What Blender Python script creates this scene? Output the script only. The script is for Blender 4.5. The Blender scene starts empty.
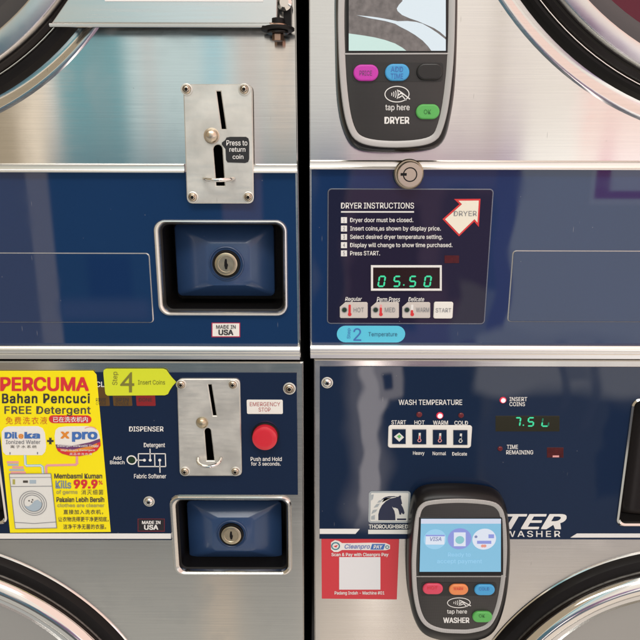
import bpy, math, random
from mathutils import Vector
from mathutils.geometry import tessellate_polygon
random.seed(4)
SC = bpy.context.scene
COL = SC.collection
# ------------------------------------------------------------------ camera
F, PITCH, ROLL, DIST = 620.0, math.radians(13.9), math.radians(.14), .62
CP, SP, CR, SR = math.cos(PITCH), math.sin(PITCH), math.cos(ROLL), math.sin(ROLL)
def at(px, py, d=0.0):
    """where a spot measured in the photograph lies on the plane standing d in front of the machine fronts"""
    a, b = (px-320)/F, -(py-320)/F
    x, y = CR*a-SR*b, SR*a+CR*b
    dy, dz = CP+y*SP, -SP+y*CP
    t = (DIST-d)/dy
    return (x*t, dz*t)
def X(px, py, d=0.0): return at(px, py, d)[0]
def Z(px, py, d=0.0): return at(px, py, d)[1]
def rect(px0, py0, px1, py1, d=0.0):
    """upright rectangle x0,x1,z0,z1 (z0 low)"""
    mx, my = (px0+px1)/2, (py0+py1)/2
    return X(px0, my, d), X(px1, my, d), Z(mx, py1, d), Z(mx, py0, d)
cam_d = bpy.data.cameras.new('camera'); cam = bpy.data.objects.new('camera', cam_d); COL.objects.link(cam)
cam_d.sensor_width = 36; cam_d.lens = 36*F/640; cam_d.clip_start = .01; cam_d.clip_end = 50
R0, U0, B0 = Vector((1,0,0)), Vector((0,SP,CP)), Vector((0,-CP,SP))
R1, U1 = R0*CR+U0*SR, U0*CR-R0*SR
from mathutils import Matrix
cam.matrix_world = Matrix(((R1.x,U1.x,B0.x,0),(R1.y,U1.y,B0.y,-DIST),(R1.z,U1.z,B0.z,0),(0,0,0,1)))
SC.camera = cam

# ------------------------------------------------------------------ materials
def lin(c):
    return tuple((v/12.92 if v <= .04045 else ((v+.055)/1.055)**2.4) for v in [q/255 for q in c])
MATS = {}
def mat(name, rgb, rough=.5, metal=0., spec=.5, emit=None, es=0., coat=0., coat_rough=.05, var=0., vscale=(60,60,60), bump=0., bscale=(400,400,400), aniso=0., ior=None, weave=0., dirt=0., smudge=0., colvar=0., cscale=20):
    if name in MATS: return MATS[name]
    m = bpy.data.materials.new(name); m.use_nodes = True
    nt = m.node_tree; p = nt.nodes['Principled BSDF']; L = nt.links.new
    p.inputs['Base Color'].default_value = (*rgb, 1)
    p.inputs['Roughness'].default_value = rough
    p.inputs['Metallic'].default_value = metal
    p.inputs['Specular IOR Level'].default_value = spec
    if ior: p.inputs['IOR'].default_value = ior
    p.inputs['Coat Weight'].default_value = coat
    p.inputs['Coat Roughness'].default_value = coat_rough
    if emit:
        p.inputs['Emission Color'].default_value = (*emit, 1); p.inputs['Emission Strength'].default_value = es
    geo = nt.nodes.new('ShaderNodeNewGeometry')
    def noise(scale, detail=3):
        mp = nt.nodes.new('ShaderNodeMapping'); mp.inputs['Scale'].default_value = scale
        L(geo.outputs['Position'], mp.inputs['Vector'])
        n = nt.nodes.new('ShaderNodeTexNoise'); n.inputs['Scale'].default_value = 1; n.inputs['Detail'].default_value = detail
        L(mp.outputs[0], n.inputs['Vector']); return n.outputs['Fac']
    if var:
        mr = nt.nodes.new('ShaderNodeMapRange')
        mr.inputs['From Min'].default_value = .3; mr.inputs['From Max'].default_value = .7
        mr.inputs['To Min'].default_value = max(.01, rough-var); mr.inputs['To Max'].default_value = rough+var
        L(noise(vscale), mr.inputs['Value']); L(mr.outputs[0], p.inputs['Roughness'])
    if colvar:
        mr = nt.nodes.new('ShaderNodeMapRange'); mr.inputs['From Min'].default_value = .3; mr.inputs['From Max'].default_value = .7
        mr.inputs['To Min'].default_value = 1-colvar; mr.inputs['To Max'].default_value = 1+colvar
        cs = cscale if isinstance(cscale, tuple) else (cscale,)*3
        L(noise(cs, 5), mr.inputs['Value'])
        vm = nt.nodes.new('ShaderNodeVectorMath'); vm.operation = 'SCALE'; vm.inputs[0].default_value = rgb
        L(mr.outputs[0], vm.inputs['Scale']); L(vm.outputs[0], p.inputs['Base Color'])
    if smudge:                                  # finger marks and wiped haze: patches of duller gloss
        src = p.inputs['Roughness'].links[0].from_socket if p.inputs['Roughness'].links else None
        ad = nt.nodes.new('ShaderNodeMath'); ad.operation = 'ADD'
        if src is not None: L(src, ad.inputs[0])
        else: ad.inputs[0].default_value = rough
        mr = nt.nodes.new('ShaderNodeMapRange'); mr.inputs['From Min'].default_value = .52; mr.inputs['From Max'].default_value = .72
        mr.inputs['To Max'].default_value = smudge; L(noise((26,26,21), 6), mr.inputs['Value']); L(mr.outputs[0], ad.inputs[1]); L(ad.outputs[0], p.inputs['Roughness'])
    if dirt:                                    # dust specks and hairline scratches
        def vor(scale, lim):
            mp = nt.nodes.new('ShaderNodeMapping'); mp.inputs['Scale'].default_value = scale; mp.inputs['Rotation'].default_value = (0,.5,0)
            L(geo.outputs['Position'], mp.inputs['Vector'])
            v = nt.nodes.new('ShaderNodeTexVoronoi'); v.inputs['Scale'].default_value = 1; L(mp.outputs[0], v.inputs['Vector'])
            q = nt.nodes.new('ShaderNodeMapRange'); q.inputs['From Min'].default_value = lim*.5; q.inputs['From Max'].default_value = lim
            q.inputs['To Min'].default_value = 1; q.inputs['To Max'].default_value = 0; L(v.outputs['Distance'], q.inputs['Value'])
            g = nt.nodes.new('ShaderNodeMath'); g.operation = 'GREATER_THAN'; g.inputs[1].default_value = .62
            sc_ = nt.nodes.new('ShaderNodeSeparateColor'); L(v.outputs['Color'], sc_.inputs[0]); L(sc_.outputs[0], g.inputs[0])
            h = nt.nodes.new('ShaderNodeMath'); h.operation = 'MULTIPLY'; L(q.outputs[0], h.inputs[0]); L(g.outputs[0], h.inputs[1]); return h.outputs[0]
        a1, a2 = vor((75,75,75), .042), vor((160,160,14), .05)
        mx = nt.nodes.new('ShaderNodeMath'); mx.operation = 'MAXIMUM'; L(a1, mx.inputs[0]); L(a2, mx.inputs[1])
        fx = nt.nodes.new('ShaderNodeMath'); fx.operation = 'MULTIPLY'; fx.inputs[1].default_value = dirt; L(mx.outputs[0], fx.inputs[0])
        mi = nt.nodes.new('ShaderNodeMix'); mi.data_type = 'RGBA'; L(fx.outputs[0], mi.inputs['Factor'])
        bc = p.inputs['Base Color']
        if bc.links: L(bc.links[0].from_socket, mi.inputs[6])
        else: mi.inputs[6].default_value = (*rgb,1)
        mi.inputs[7].default_value = (.34,.34,.36,1) if metal < .5 else (.22,.20,.18,1)
        L(mi.outputs[2], bc)
    if weave:
        sx = nt.nodes.new('ShaderNodeSeparateXYZ'); L(geo.outputs['Position'], sx.inputs[0])
        def mm(op, a, b):
            n = nt.nodes.new('ShaderNodeMath'); n.operation = op
            for i, v in enumerate((a,b)):
                if isinstance(v, (int,float)): n.inputs[i].default_value = v
                elif v is not None: L(v, n.inputs[i])
            return n.outputs[0]
        k = 2*math.pi/.0021
        w1 = mm('SINE', mm('MULTIPLY', mm('ADD', sx.outputs[0], sx.outputs[2]), k), None); w2 = mm('SINE', mm('MULTIPLY', mm('SUBTRACT', sx.outputs[0], sx.outputs[2]), k), None)
        f = mm('ADD', mm('MULTIPLY', mm('MULTIPLY', w1, w2), weave), 1.)
        vm = nt.nodes.new('ShaderNodeVectorMath'); vm.operation = 'SCALE'; vm.inputs[0].default_value = rgb
        L(f, vm.inputs['Scale']); L(vm.outputs[0], p.inputs['Base Color'])
    if bump:
        b = nt.nodes.new('ShaderNodeBump'); b.inputs['Strength'].default_value = bump; b.inputs['Distance'].default_value = .0004
        L(noise(bscale, 2), b.inputs['Height']); L(b.outputs[0], p.inputs['Normal'])
    if aniso:
        p.inputs['Anisotropic'].default_value = aniso
        t = nt.nodes.new('ShaderNodeCombineXYZ'); t.inputs[2].default_value = 1
        L(t.outputs[0], p.inputs['Tangent'])
    MATS[name] = m
    return m
STEEL = mat('brushed_steel', (.68,.665,.64), .12, 1, aniso=.97, var=.02, vscale=(14,14,900), bump=.012, bscale=(25,25,2600), colvar=.03, cscale=(9,9,700), dirt=.45, smudge=.05)
STEEL_LOW = mat('brushed_steel_washer', (.64,.62,.585), .16, 1, aniso=.96, var=.025, vscale=(14,14,900), bump=.012, bscale=(25,25,2600), colvar=.03, cscale=(9,9,700), dirt=.45, smudge=.05)
POLISH = mat('polished_steel', (.70,.68,.66), .24, 1, var=.05, vscale=(40,40,40), bump=.02, bscale=(60,60,300))
CHROME = mat('chrome', (.72,.70,.67), .1, 1)
ZINC = mat('satin_plate_steel', (.72,.71,.66), .42, .75, var=.06, vscale=(50,50,300), bump=.03, bscale=(60,60,1500), colvar=.16, cscale=38, dirt=.5, smudge=.1)
TRIM = mat('trim_steel', (.90,.885,.85), .32, 1, var=.05, vscale=(10,10,400))
HINGE = mat('hinge_steel', (.74,.74,.73), .24, 1, var=.04, vscale=(20,20,500), bump=.02, bscale=(20,20,1500))
RUBBER = mat('black_rubber', (.008,.007,.007), .42, 0, .16, var=.08, bump=.1, bscale=(500,500,500))
RUBBER2 = mat('dark_gasket', (.012,.009,.008), .25, 0, .3)
BLACK = mat('black_recess', (.004,.0035,.0035), .5, spec=.25, dirt=.25)
DARKZ = mat('slot_wall', (.22,.20,.18), .5, .8)
HOLE = mat('slot_dark', (.001,.001,.001), .9, spec=0.)
BODY = mat('cabinet_gap_dark', (.008,.007,.007), .6)  # near-black sides: the shade of the gap put into their colour
NAVY = mat('navy_overlay', (.006,.028,.098), .022, 0, .68, var=.008, vscale=(18,18,18), colvar=.05, cscale=6, dirt=.4, smudge=.03)
NAVY2 = mat('navy_washer_overlay', (.007,.0185,.052), .022, 0, .66, var=.008, vscale=(25,25,25), colvar=.05, cscale=6, dirt=.4, smudge=.03)
INSTR = mat('dark_overlay', (.012,.012,.032), .022, 0, .6, var=.01, vscale=(30,30,30), dirt=.4, smudge=.03)
BLUE = mat('blue_vault_paint', (.022,.055,.14), .3, 0, .5, coat=.3, coat_rough=.15, bump=.08, bscale=(300,300,300), dirt=.35, smudge=.15)
BRASS = mat('brass_lock', (.50,.43,.31), .33, 1, var=.06, vscale=(200,200,200), bump=.06, bscale=(600,600,600))
BRASSY = mat('worn_nickel', (.62,.53,.42), .3, 1, bump=.05, bscale=(900,900,900))
COPPER = mat('copper_bolt', (.46,.30,.22), .35, 1)
WHITE = mat('white_print', (.80,.80,.79), .45)
WHITESTK = mat('white_sticker', (.82,.81,.77), .35)
CREAM = mat('cream_sticker', (.84,.80,.68), .35)
GREYBTN = mat('light_grey_key', (.60,.56,.53), .4, bump=.05)
GREYPR = mat('grey_print', (.22,.23,.25), .5)
DKPR = mat('dark_print', (.03,.03,.035), .5)
REDPR = mat('red_print', (.66,.03,.035), .45)
ORPR = mat('orange_print', (.75,.26,.03), .45)
YELLOW = mat('yellow_poster', (.93,.80,.0), .4, bump=.9, bscale=(22,22,22), smudge=.12, colvar=.02, cscale=15)
LIME = mat('lime_sticker', (.66,.74,.025), .4, bump=.9, bscale=(22,22,22), smudge=.12)
CYAN = mat('cyan_sticker', (.10,.58,.80), .4, bump=.9, bscale=(22,22,22), smudge=.12)
REDSTK = mat('red_sticker', (.60,.035,.05), .38, bump=.9, bscale=(22,22,22), smudge=.12)
BLUEPR = mat('blue_print', (.05,.16,.48), .45)
SKYPR = mat('sky_print', (.25,.52,.70), .45)
PINKPR = mat('pink_print', (.78,.36,.36), .45)
PURPR = mat('purple_print', (.16,.05,.16), .45)
PALEPR = mat('pale_print', (.74,.75,.72), .45)
WATERPR = mat('water_print', (.38,.48,.56), .45)
OLIVEPR = mat('olive_print', (.42,.40,.10), .45)
REDBTN = mat('red_button', (.62,.018,.035), .32, coat=.2)
HULL = mat('reader_hull', (.008,.007,.008), .3, 0, .28, bump=.04, bscale=(900,900,900))
RINGM = mat('reader_ring', (.46,.455,.45), .45, .3, weave=.28)
FACE = mat('reader_face', (.036,.034,.034), .40, 0, .4, smudge=.15, weave=.75)
FACE2 = mat('reader_keybed', (.016,.015,.015), .45)
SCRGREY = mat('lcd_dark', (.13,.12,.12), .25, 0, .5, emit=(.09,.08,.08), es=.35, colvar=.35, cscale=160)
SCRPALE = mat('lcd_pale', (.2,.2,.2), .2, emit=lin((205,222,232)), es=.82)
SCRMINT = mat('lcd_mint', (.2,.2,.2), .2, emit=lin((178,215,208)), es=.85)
SCRBLUE = mat('lcd_blue', (.1,.15,.2), .2, emit=lin((112,182,214)), es=.8)
SCRBAR = mat('lcd_bar', (.2,.2,.2), .2, emit=lin((190,200,224)), es=.85)
SCRLIT = mat('lcd_white', (.2,.2,.2), .2, emit=lin((205,215,232)), es=.85)
SCRPUR = mat('lcd_purple', (.1,.1,.2), .2, emit=lin((122,138,205)), es=.85)
SCRLINE = mat('lcd_soft', (.1,.15,.2), .2, emit=lin((140,196,226)), es=.85)
SCRINK = mat('lcd_ink', (.1,.1,.15), .2, emit=lin((105,120,165)), es=.8)
SCRGRN = mat('lcd_teal', (.1,.15,.15), .2, emit=lin((120,190,200)), es=.8)
SCRORG = mat('lcd_orange', (.2,.1,.1), .2, emit=lin((215,140,120)), es=.85)
MAGENTA = mat('magenta_key', (.55,.035,.42), .4, bump=.05)
SKYKEY = mat('sky_key', (.06,.36,.70), .4, bump=.05)
ROSE = mat('rose_key', (.68,.06,.12), .4)
PEACH = mat('peach_key', (.80,.26,.09), .4)
GREENKEY = mat('green_key', (.10,.44,.10), .4)
BLANKKEY = mat('blank_key', (.011,.010,.010), .3)
DISPLAY = mat('display_window', (.018,.008,.006), .12, 0, .5)
OLIVEWIN = mat('olive_window', (.022,.020,.008), .12, 0, .5)
LED = mat('green_segments', (.0,.05,.02), .3, emit=(.05,.68,.34), es=1.0)
LEDDIM = mat('dim_segments', (.0,.04,.02), .3, emit=(.01,.13,.07), es=1.0)
REDWIN = mat('red_window', (.07,.006,.006), .18, colvar=.2, cscale=300)
REDLIT = mat('lit_lamp', (.5,.1,.1), .3, emit=(1.0,.55,.58), es=1.6)
REDHALO = mat('lit_lamp_rim', (.4,.02,.03), .25, emit=(.75,.03,.08), es=.6)
REDOFF = mat('dark_lamp', (.13,.008,.014), .25)
TAN = mat('amber_tile', (.11,.055,.010), .4, colvar=.1)
REDTILE = mat('red_tile', (.24,.010,.014), .4, colvar=.1)
KEYGRN = mat('key_green_print', (.025,.15,.03), .5)
GREENDOT = mat('green_dot', (.008,.03,.012), .35)
SILVERPR = mat('silver_print', (.42,.47,.50), .35, .3)
GLASS = mat('door_glass', (.045,.045,.05), .06, 0, .6)
MAROON = mat('maroon_fill', (.10,.007,.022), .8, bump=.3, bscale=(80,80,80))  # plain maroon tone across the right dryer's door glass
GREYDRUM = mat('grey_door_bowl', (.34,.34,.33), .2, .3)
TEALRIM = mat('bowl_rim', (.62,.62,.62), .08, 1)
WALLM = mat('wall_paint', (.03,.03,.03), .8)

# ------------------------------------------------------------------ mesh builder
class MB:
    def __init__(s): s.v = []; s.f = []; s.m = []; s.mats = []; s.flat = []
    def mi(s, m):
        if m not in s.mats: s.mats.append(m)
        return s.mats.index(m)
    def add(s, verts, faces, m, flat=False):
        o = len(s.v); i = s.mi(m); s.v += [tuple(v) for v in verts]
        for f in faces: s.f.append([o+q for q in f]); s.m.append(i); s.flat.append(flat)
    def loft(s, loops, m, cap0=False, cap1=True):
        """loops: lists of (x, y, z), all of one length; closed round"""
        n = len(loops[0]); vs = [p for l in loops for p in l]; fs = []
        for k in range(len(loops)-1):
            for i in range(n):
                j = (i+1) % n
                fs.append((k*n+i, k*n+j, (k+1)*n+j, (k+1)*n+i))
        if cap0: fs.append(tuple(range(n-1,-1,-1)))
        if cap1: b = (len(loops)-1)*n; fs.append(tuple(range(b, b+n)))
        s.add(vs, fs, m)
    def build(s, name, parent=None, origin=None, smooth=True, angle=30):
        me = bpy.data.meshes.new(name)
        o = bpy.data.objects.new(name, me); COL.objects.link(o)
        off = Vector(origin) if origin is not None else (Vector(parent['base']) if parent is not None else Vector((0,0,0)))
        me.from_pydata([tuple(Vector(v)-off) for v in s.v], [], s.f)
        for m in s.mats: me.materials.append(m)
        me.polygons.foreach_set('material_index', s.m)
        me.update()
        if smooth:
            me.shade_smooth(); me.set_sharp_from_angle(angle=math.radians(angle))
            for p, fl in zip(me.polygons, s.flat):
                if fl: p.use_smooth = False
        if parent is not None:
            o.parent = parent; pb = Vector(parent['base'])
            o.location = off-pb
            o['base'] = off[:]
        else:
            o.location = off; o['base'] = off[:]
        return o
def xyz(pts, d): return [(p[0], -d, p[1]) for p in pts]
def rr(x0, x1, z0, z1, r, n=6):
    r = min(r, (x1-x0)/2-1e-5, (z1-z0)/2-1e-5); pts = []
    for cx, cz, a0 in ((x1-r,z0+r,-90),(x1-r,z1-r,0),(x0+r,z1-r,90),(x0+r,z0+r,180)):
        for k in range(n+1):
            a = math.radians(a0+90*k/n); pts.append((cx+r*math.cos(a), cz+r*math.sin(a)))
    return pts
def circle(cx, cz, r, n=40, rz=None):
    return [(cx+r*math.cos(2*math.pi*k/n), cz+(rz or r)*math.sin(2*math.pi*k/n)) for k in range(n)]
def area(p): return sum(p[i][0]*p[(i+1)%len(p)][1]-p[(i+1)%len(p)][0]*p[i][1] for i in range(len(p)))/2
def ccw(p):
    q = [p[i] for i in range(len(p)) if math.hypot(p[i][0]-p[i-1][0], p[i][1]-p[i-1][1]) > 6e-5]
    return q if area(q) > 0 else q[::-1]
def offset(p, b):
    """inward offset of a counter-clockwise outline"""
    out = []; n = len(p)
    for i in range(n):
        a, c, e = Vector(p[i-1]), Vector(p[i]), Vector(p[(i+1)%n])
        d1, d2 = (c-a), (e-c)
        if d1.length < 1e-9: d1 = d2
        if d2.length < 1e-9: d2 = d1
        d1.normalize(); d2.normalize()
        n1, n2 = Vector((-d1.y,d1.x)), Vector((-d2.y,d2.x)); mm = n1+n2
        if mm.length < 1e-6: mm = n1.copy()
        mm.normalize(); k = min(3, 1/max(.25, mm.dot(n1)))
        q = c+mm*b*k; out.append((q.x,q.y))
    return out
def plate(mb, outline, d0, d1, m, bevel=.0006, holes=(), round_n=1, hole_m=None):
    o = ccw(list(outline)); loops = [xyz(o, d0), xyz(o, d1-bevel)]
    front = o
    for k in range(1, round_n+1):
        a = math.pi/2*k/round_n
        front = offset(o, bevel*(1-math.cos(a))); loops.append(xyz(front, d1-bevel+bevel*math.sin(a)))
    if not holes: mb.loft(loops, m); return
    mb.loft(loops, m, cap1=False)
    polys = [xyz(front, d1)]
    for h in holes:
        h = ccw(list(h)); hb = offset(h, -bevel)
        mb.loft([xyz(hb, d1), xyz(h, d1-bevel)], m, cap1=False); mb.loft([xyz(h, d1-bevel), xyz(h, d0)], hole_m or m, cap1=False)
        polys.append(xyz(hb, d1))
    tri = tessellate_polygon([[Vector((p[0],p[2],0)) for p in q] for q in polys])
    vs = [p for q in polys for p in q]; fs = []
    for t in tri:
        a, b, c = [vs[i] for i in t]
        ar = (b[0]-a[0])*(c[2]-a[2])-(c[0]-a[0])*(b[2]-a[2])
        if abs(ar) > 1e-12: fs.append(tuple(t) if ar > 0 else tuple(t)[::-1])
    mb.add(vs, fs, m)
def sheet(mb, outline, d, m, t=.0003):
    """thin printed film"""
    o = ccw(list(outline)); mb.loft([xyz(o, d-t), xyz(o, d)], m)
def lathe(mb, cx, cz, prof, m, n=96, cap=True, a0=0, base=0):
    loops = [xyz(circle(cx, cz, r, n), d) for r, d in prof]
    mb.loft(loops, m, cap1=cap)
def tube(mb, pts, r, m, n=10):
    loops = []; P = [Vector(p) for p in pts]
    for i, p in enumerate(P):
        t = (P[min(i+1,len(P)-1)]-P[max(i-1,0)]).normalized()
        a = Vector((0,0,1)) if abs(t.z) < .9 else Vector((1,0,0))
        u = t.cross(a).normalized(); w = t.cross(u)
        loops.append([tuple(p+u*r*math.cos(2*math.pi*k/n)+w*r*math.sin(2*math.pi*k/n)) for k in range(n)])
    mb.loft(loops, m, cap0=True)
def strip(mb, pts, w, d, m, t=.0003):
    """flat printed line of width w through plane points"""
    P = [Vector(p) for p in pts]
    for i in range(len(P)-1):
        a, b = P[i], P[i+1]; e = (b-a).normalized(); nn = Vector((-e.y,e.x))*w/2; a = a-e*w*.45*(i>0); 
        sheet(mb, [tuple(a+nn),tuple(a-nn),tuple(b-nn),tuple(b+nn)], d+.00001*(i%2), m, t)
def extrude_x(mb, x0, x1, prof, m):
    """bar of constant section prof [(d, z)] from x0 to x1"""
    mb.loft([[(x0,-d,z) for d,z in prof],[(x1,-d,z) for d,z in prof]], m, cap0=True)

# ------------------------------------------------------------------ lettering
try: FONT = bpy.data.fonts.load(bpy.utils.resource_path('LOCAL')+'/datafiles/fonts/Inter.woff2')
except Exception: FONT = None
_tc = {}
def glyphs(body, bold=0., shear=0., rot=0, space=1.):
    key = (body, bold, shear, rot, space)
    if key in _tc: return _tc[key]
    c = bpy.data.curves.new('lettering_source', 'FONT'); c.body = body; c.resolution_u = 3
    if FONT is not None and '4' not in body and body.isascii(): c.font = FONT
    c.shear = shear; c.space_character = space; c.fill_mode = 'FRONT'
    o = bpy.data.objects.new('lettering_source', c); COL.objects.link(o)
    dg = bpy.context.evaluated_depsgraph_get(); dg.update()
    me = bpy.data.meshes.new_from_object(o.evaluated_get(dg))
    V = [(v.co.x, v.co.y) for v in me.vertices]; Fc = [tuple(p.vertices) for p in me.polygons]
    bpy.data.objects.remove(o); bpy.data.curves.remove(c); bpy.data.meshes.remove(me)
    par = list(range(len(V)))
    def root(i):
        while par[i] != i: par[i] = par[par[i]]; i = par[i]
        return i
    for f in Fc:
        for i in f[1:]: par[root(i)] = root(f[0])
    def ar2(f): return sum(V[f[i]][0]*V[f[(i+1)%len(f)]][1]-V[f[(i+1)%len(f)]][0]*V[f[i]][1] for i in range(len(f)))
    Fc = [f if ar2(f) > 0 else f[::-1] for f in Fc if abs(ar2(f)) > 1e-7]
    def inside(p, f):
        return all((V[f[(i+1)%len(f)]][0]-V[f[i]][0])*(p[1]-V[f[i]][1])-(V[f[(i+1)%len(f)]][1]-V[f[i]][1])*(p[0]-V[f[i]][0]) > 1e-6 for i in range(len(f)))
    def probes(f):
        cx, cy = sum(V[i][0] for i in f)/len(f), sum(V[i][1] for i in f)/len(f)
        return [(cx,cy)]+[(cx*.12+V[i][0]*.88, cy*.12+V[i][1]*.88) for i in f]
    groups, lift = {}, {}
    for k, f in enumerate(Fc): groups.setdefault(root(f[0]), []).append(k)
    for g in groups.values():                   # strokes of one glyph that cross are laid one above the other
        pr = {k: probes(Fc[k]) for k in g}; bb = {k: (min(V[i][0] for i in Fc[k]), max(V[i][0] for i in Fc[k]), min(V[i][1] for i in Fc[k]), max(V[i][1] for i in Fc[k])) for k in g}
        for n_, k in enumerate(g):
            lv = 0
            for j in g[:n_]:
                if lift[j] >= lv and bb[j][0] < bb[k][1] and bb[k][0] < bb[j][1] and bb[j][2] < bb[k][3] and bb[k][2] < bb[j][3] and (any(inside(p, Fc[j]) for p in pr[k]) or any(inside(p, Fc[k]) for p in pr[j])): lv = lift[j]+1
            lift[k] = lv
    nv0_ = len(V); extra = {}
    for k, f in enumerate(Fc):
        if lift[k]:
            nf = []
            for i in f: V.append(V[i]); par.append(root(i)); extra[len(V)-1] = lift[k]; nf.append(len(V)-1)
            Fc[k] = tuple(nf)
    ids = {}; isl = [ids.setdefault(root(i), len(ids)) for i in range(len(V))]
    if rot: V = [(-y, x) for x, y in V]
    xs = [v[0] for v in V]; ys = [v[1] for v in V]; x0, x1, y0, y1 = min(xs), max(xs), min(ys), max(ys)
    V = [((x-x0)/(x1-x0), (y-y0)/(y1-y0)) for x, y in V]
    if bold:                                    # heavier stroke: the same glyphs struck again a hair to each side
        bx, by = bold*.8/(x1-x0), bold*.5/(y1-y0); n = len(V); V2, F2 = [], []
        for k, (p, q) in enumerate(((-1,-1),(1,1),(-1,1),(1,-1),(0,0))):
            V2 += [((x+p*bx+bx)/(1+2*bx), (y+q*by+by)/(1+2*by), k+.2*(isl[j]%4)+.6*extra.get(j,0)) for j, (x, y) in enumerate(V)]; F2 += [tuple(i+n*k for i in f) for f in Fc]
        V, Fc = V2, F2
    else: V = [(x, y, .2*(isl[j]%4)+.6*extra.get(j,0)) for j, (x, y) in enumerate(V)]
    _tc[key] = (V, Fc); return V, Fc
def text(mb, body, px0, py0, px1, py1, d, m, bold=0., shear=0., rot=0, space=1.):
    """lettering fitted between the measured corners (py0 = top)"""
    V, Fc = glyphs(body, bold, shear, rot, space)
    a, b, c, e = at(px0,py1,d), at(px1,py1,d), at(px0,py0,d), at(px1,py0,d)
    vs = []
    for s, t, lay in V:
        x = (1-t)*((1-s)*a[0]+s*b[0])+t*((1-s)*c[0]+s*e[0]); z = (1-t)*((1-s)*a[1]+s*b[1])+t*((1-s)*c[1]+s*e[1])
        vs.append((x,-d-lay*.00002,z))
    fs = []
    for f in Fc:
        A = sum(vs[f[i]][0]*vs[f[(i+1)%len(f)]][2]-vs[f[(i+1)%len(f)]][0]*vs[f[i]][2] for i in range(len(f)))
        fs.append(f if A > 0 else f[::-1])
    mb.add(vs, fs, m, True)
def quad(px0, py0, px1, py1, d): return [at(px0,py1,d), at(px1,py1,d), at(px1,py0,d), at(px0,py0,d)]
def pixpoly(pts, d): return [at(x, y, d) for x, y in pts]
def prr(px0, py0, px1, py1, r, d): return rr(*rect(px0,py0,px1,py1,d), r)

# ------------------------------------------------------------------ things
def thing(name, label, cat, loc, group=None):
    o = bpy.data.objects.new(name, None); COL.objects.link(o); o.empty_display_size = .05
    o.location = loc; o['base'] = tuple(loc); o['label'] = label; o['category'] = cat
    if group: o['group'] = group
    return o
def tag(o, label, cat, group=None):
    o['label'] = label; o['category'] = cat
    if group: o['group'] = group
    return o
_screw = {}
def screw(parent, px, py, d, kind='socket', r=.0045, name='screw'):
    """a cap screw; one mesh per kind shared by all"""
    key = (kind, round(r,5))
    x, z = at(px, py, d)
    if key not in _screw:
        mb = MB()
        lathe(mb, 0, 0, [(r*1.28,0),(r*1.28,.0008),(r*1.12,.0012),(r*1.02,.0012)], ZINC, 28, cap=False)
        dome = [(r*1.0,.0010)]+[(r*math.cos(a), .0010+r*.55*math.sin(a)) for a in (.35,.7,1.0,1.18)]
        lathe(mb, 0, 0, dome, CHROME if kind == 'dome' else BRASSY, 28, cap=(kind == 'dome'))
        if kind != 'dome':
            rt, dt = dome[-1]
            loops = [xyz(circle(0,0,rt,6),dt), xyz(circle(0,0,rt,6),dt-r*.4)]
            lathe(mb, 0, 0, [(rt,dt),(rt*1.02,dt)], BRASSY, 28, cap=False)
            mb.loft([xyz(circle(0,0,r*.62,6),dt-.0001), xyz(circle(0,0,r*.5,6),dt-r*.3)], BLACK)
            lathe(mb, 0, 0, [(r*.7,dt-.0002),(r*.4,dt-.0003)], BLACK, 12, cap=True)
        else:
            h = .0010+r*.55*math.sin(1.18)+.0002
            for a in (.5, .5+math.pi/2):
                e = Vector((math.cos(a),math.sin(a)))*r*.42; nn = Vector((-e.y,e.x))*.28
                sheet(mb, [tuple(e+nn),tuple(-e+nn),tuple(-e-nn),tuple(e-nn)], h, BLACK, .0001)
        proto = mb.build(name, None, origin=(0,0,0)); _screw[key] = proto.data
        o = proto
    else:
        o = bpy.data.objects.new(name, _screw[key]); COL.objects.link(o)
    o.parent = parent; o.location = Vector((x,-d,z))-Vector(parent['base'])
    return o

# ---- the space behind
mb = MB(); mb.loft([[(-1.2,.78,-1.3),(1.2,.78,-1.3),(1.2,.78,.9),(-1.2,.78,.9)],[(-1.2,.74,-1.3),(1.2,.74,-1.3),(1.2,.74,.9),(-1.2,.74,.9)]], WALLM, cap0=True)
w = mb.build('wall'); w['kind'] = 'structure'

def line_x(p, q):
    """x as a function of z along a measured edge"""
    (xa, za), (xb, zb) = at(*p), at(*q)
    return lambda z: xa+(xb-xa)*(z-za)/(zb-za)
E_DL = line_x((295.8,0),(300.6,355)); E_DR = line_x((308.9,0),(310,355))
E_WL = line_x((303.3,365),(304.1,640)); E_WR = line_x((314,362),(314.3,640))
LEFT, RIGHT, TOP, BOT = -.833, .848, .72, -1.14

def cabinet(parent, x0, x1, z0, z1):
    mb = MB(); mb.loft([xyz(rr(x0,x1,z0,z1,.004,2),-.70), xyz(rr(x0,x1,z0,z1,.004,2),-.0025)], BODY, cap0=True, cap1=False)
    return mb.build('cabinet', parent)
def skew_panel(xl, xr, z0, z1, r=.003):
    """upright panel whose left or right edge is a measured edge function"""
    fl = xl if callable(xl) else (lambda z: xl); fr = xr if callable(xr) else (lambda z: xr)
    return [(fl(z0),z0),(fr(z0),z0),(fr(z1),z1),(fl(z1),z1)]

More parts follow.
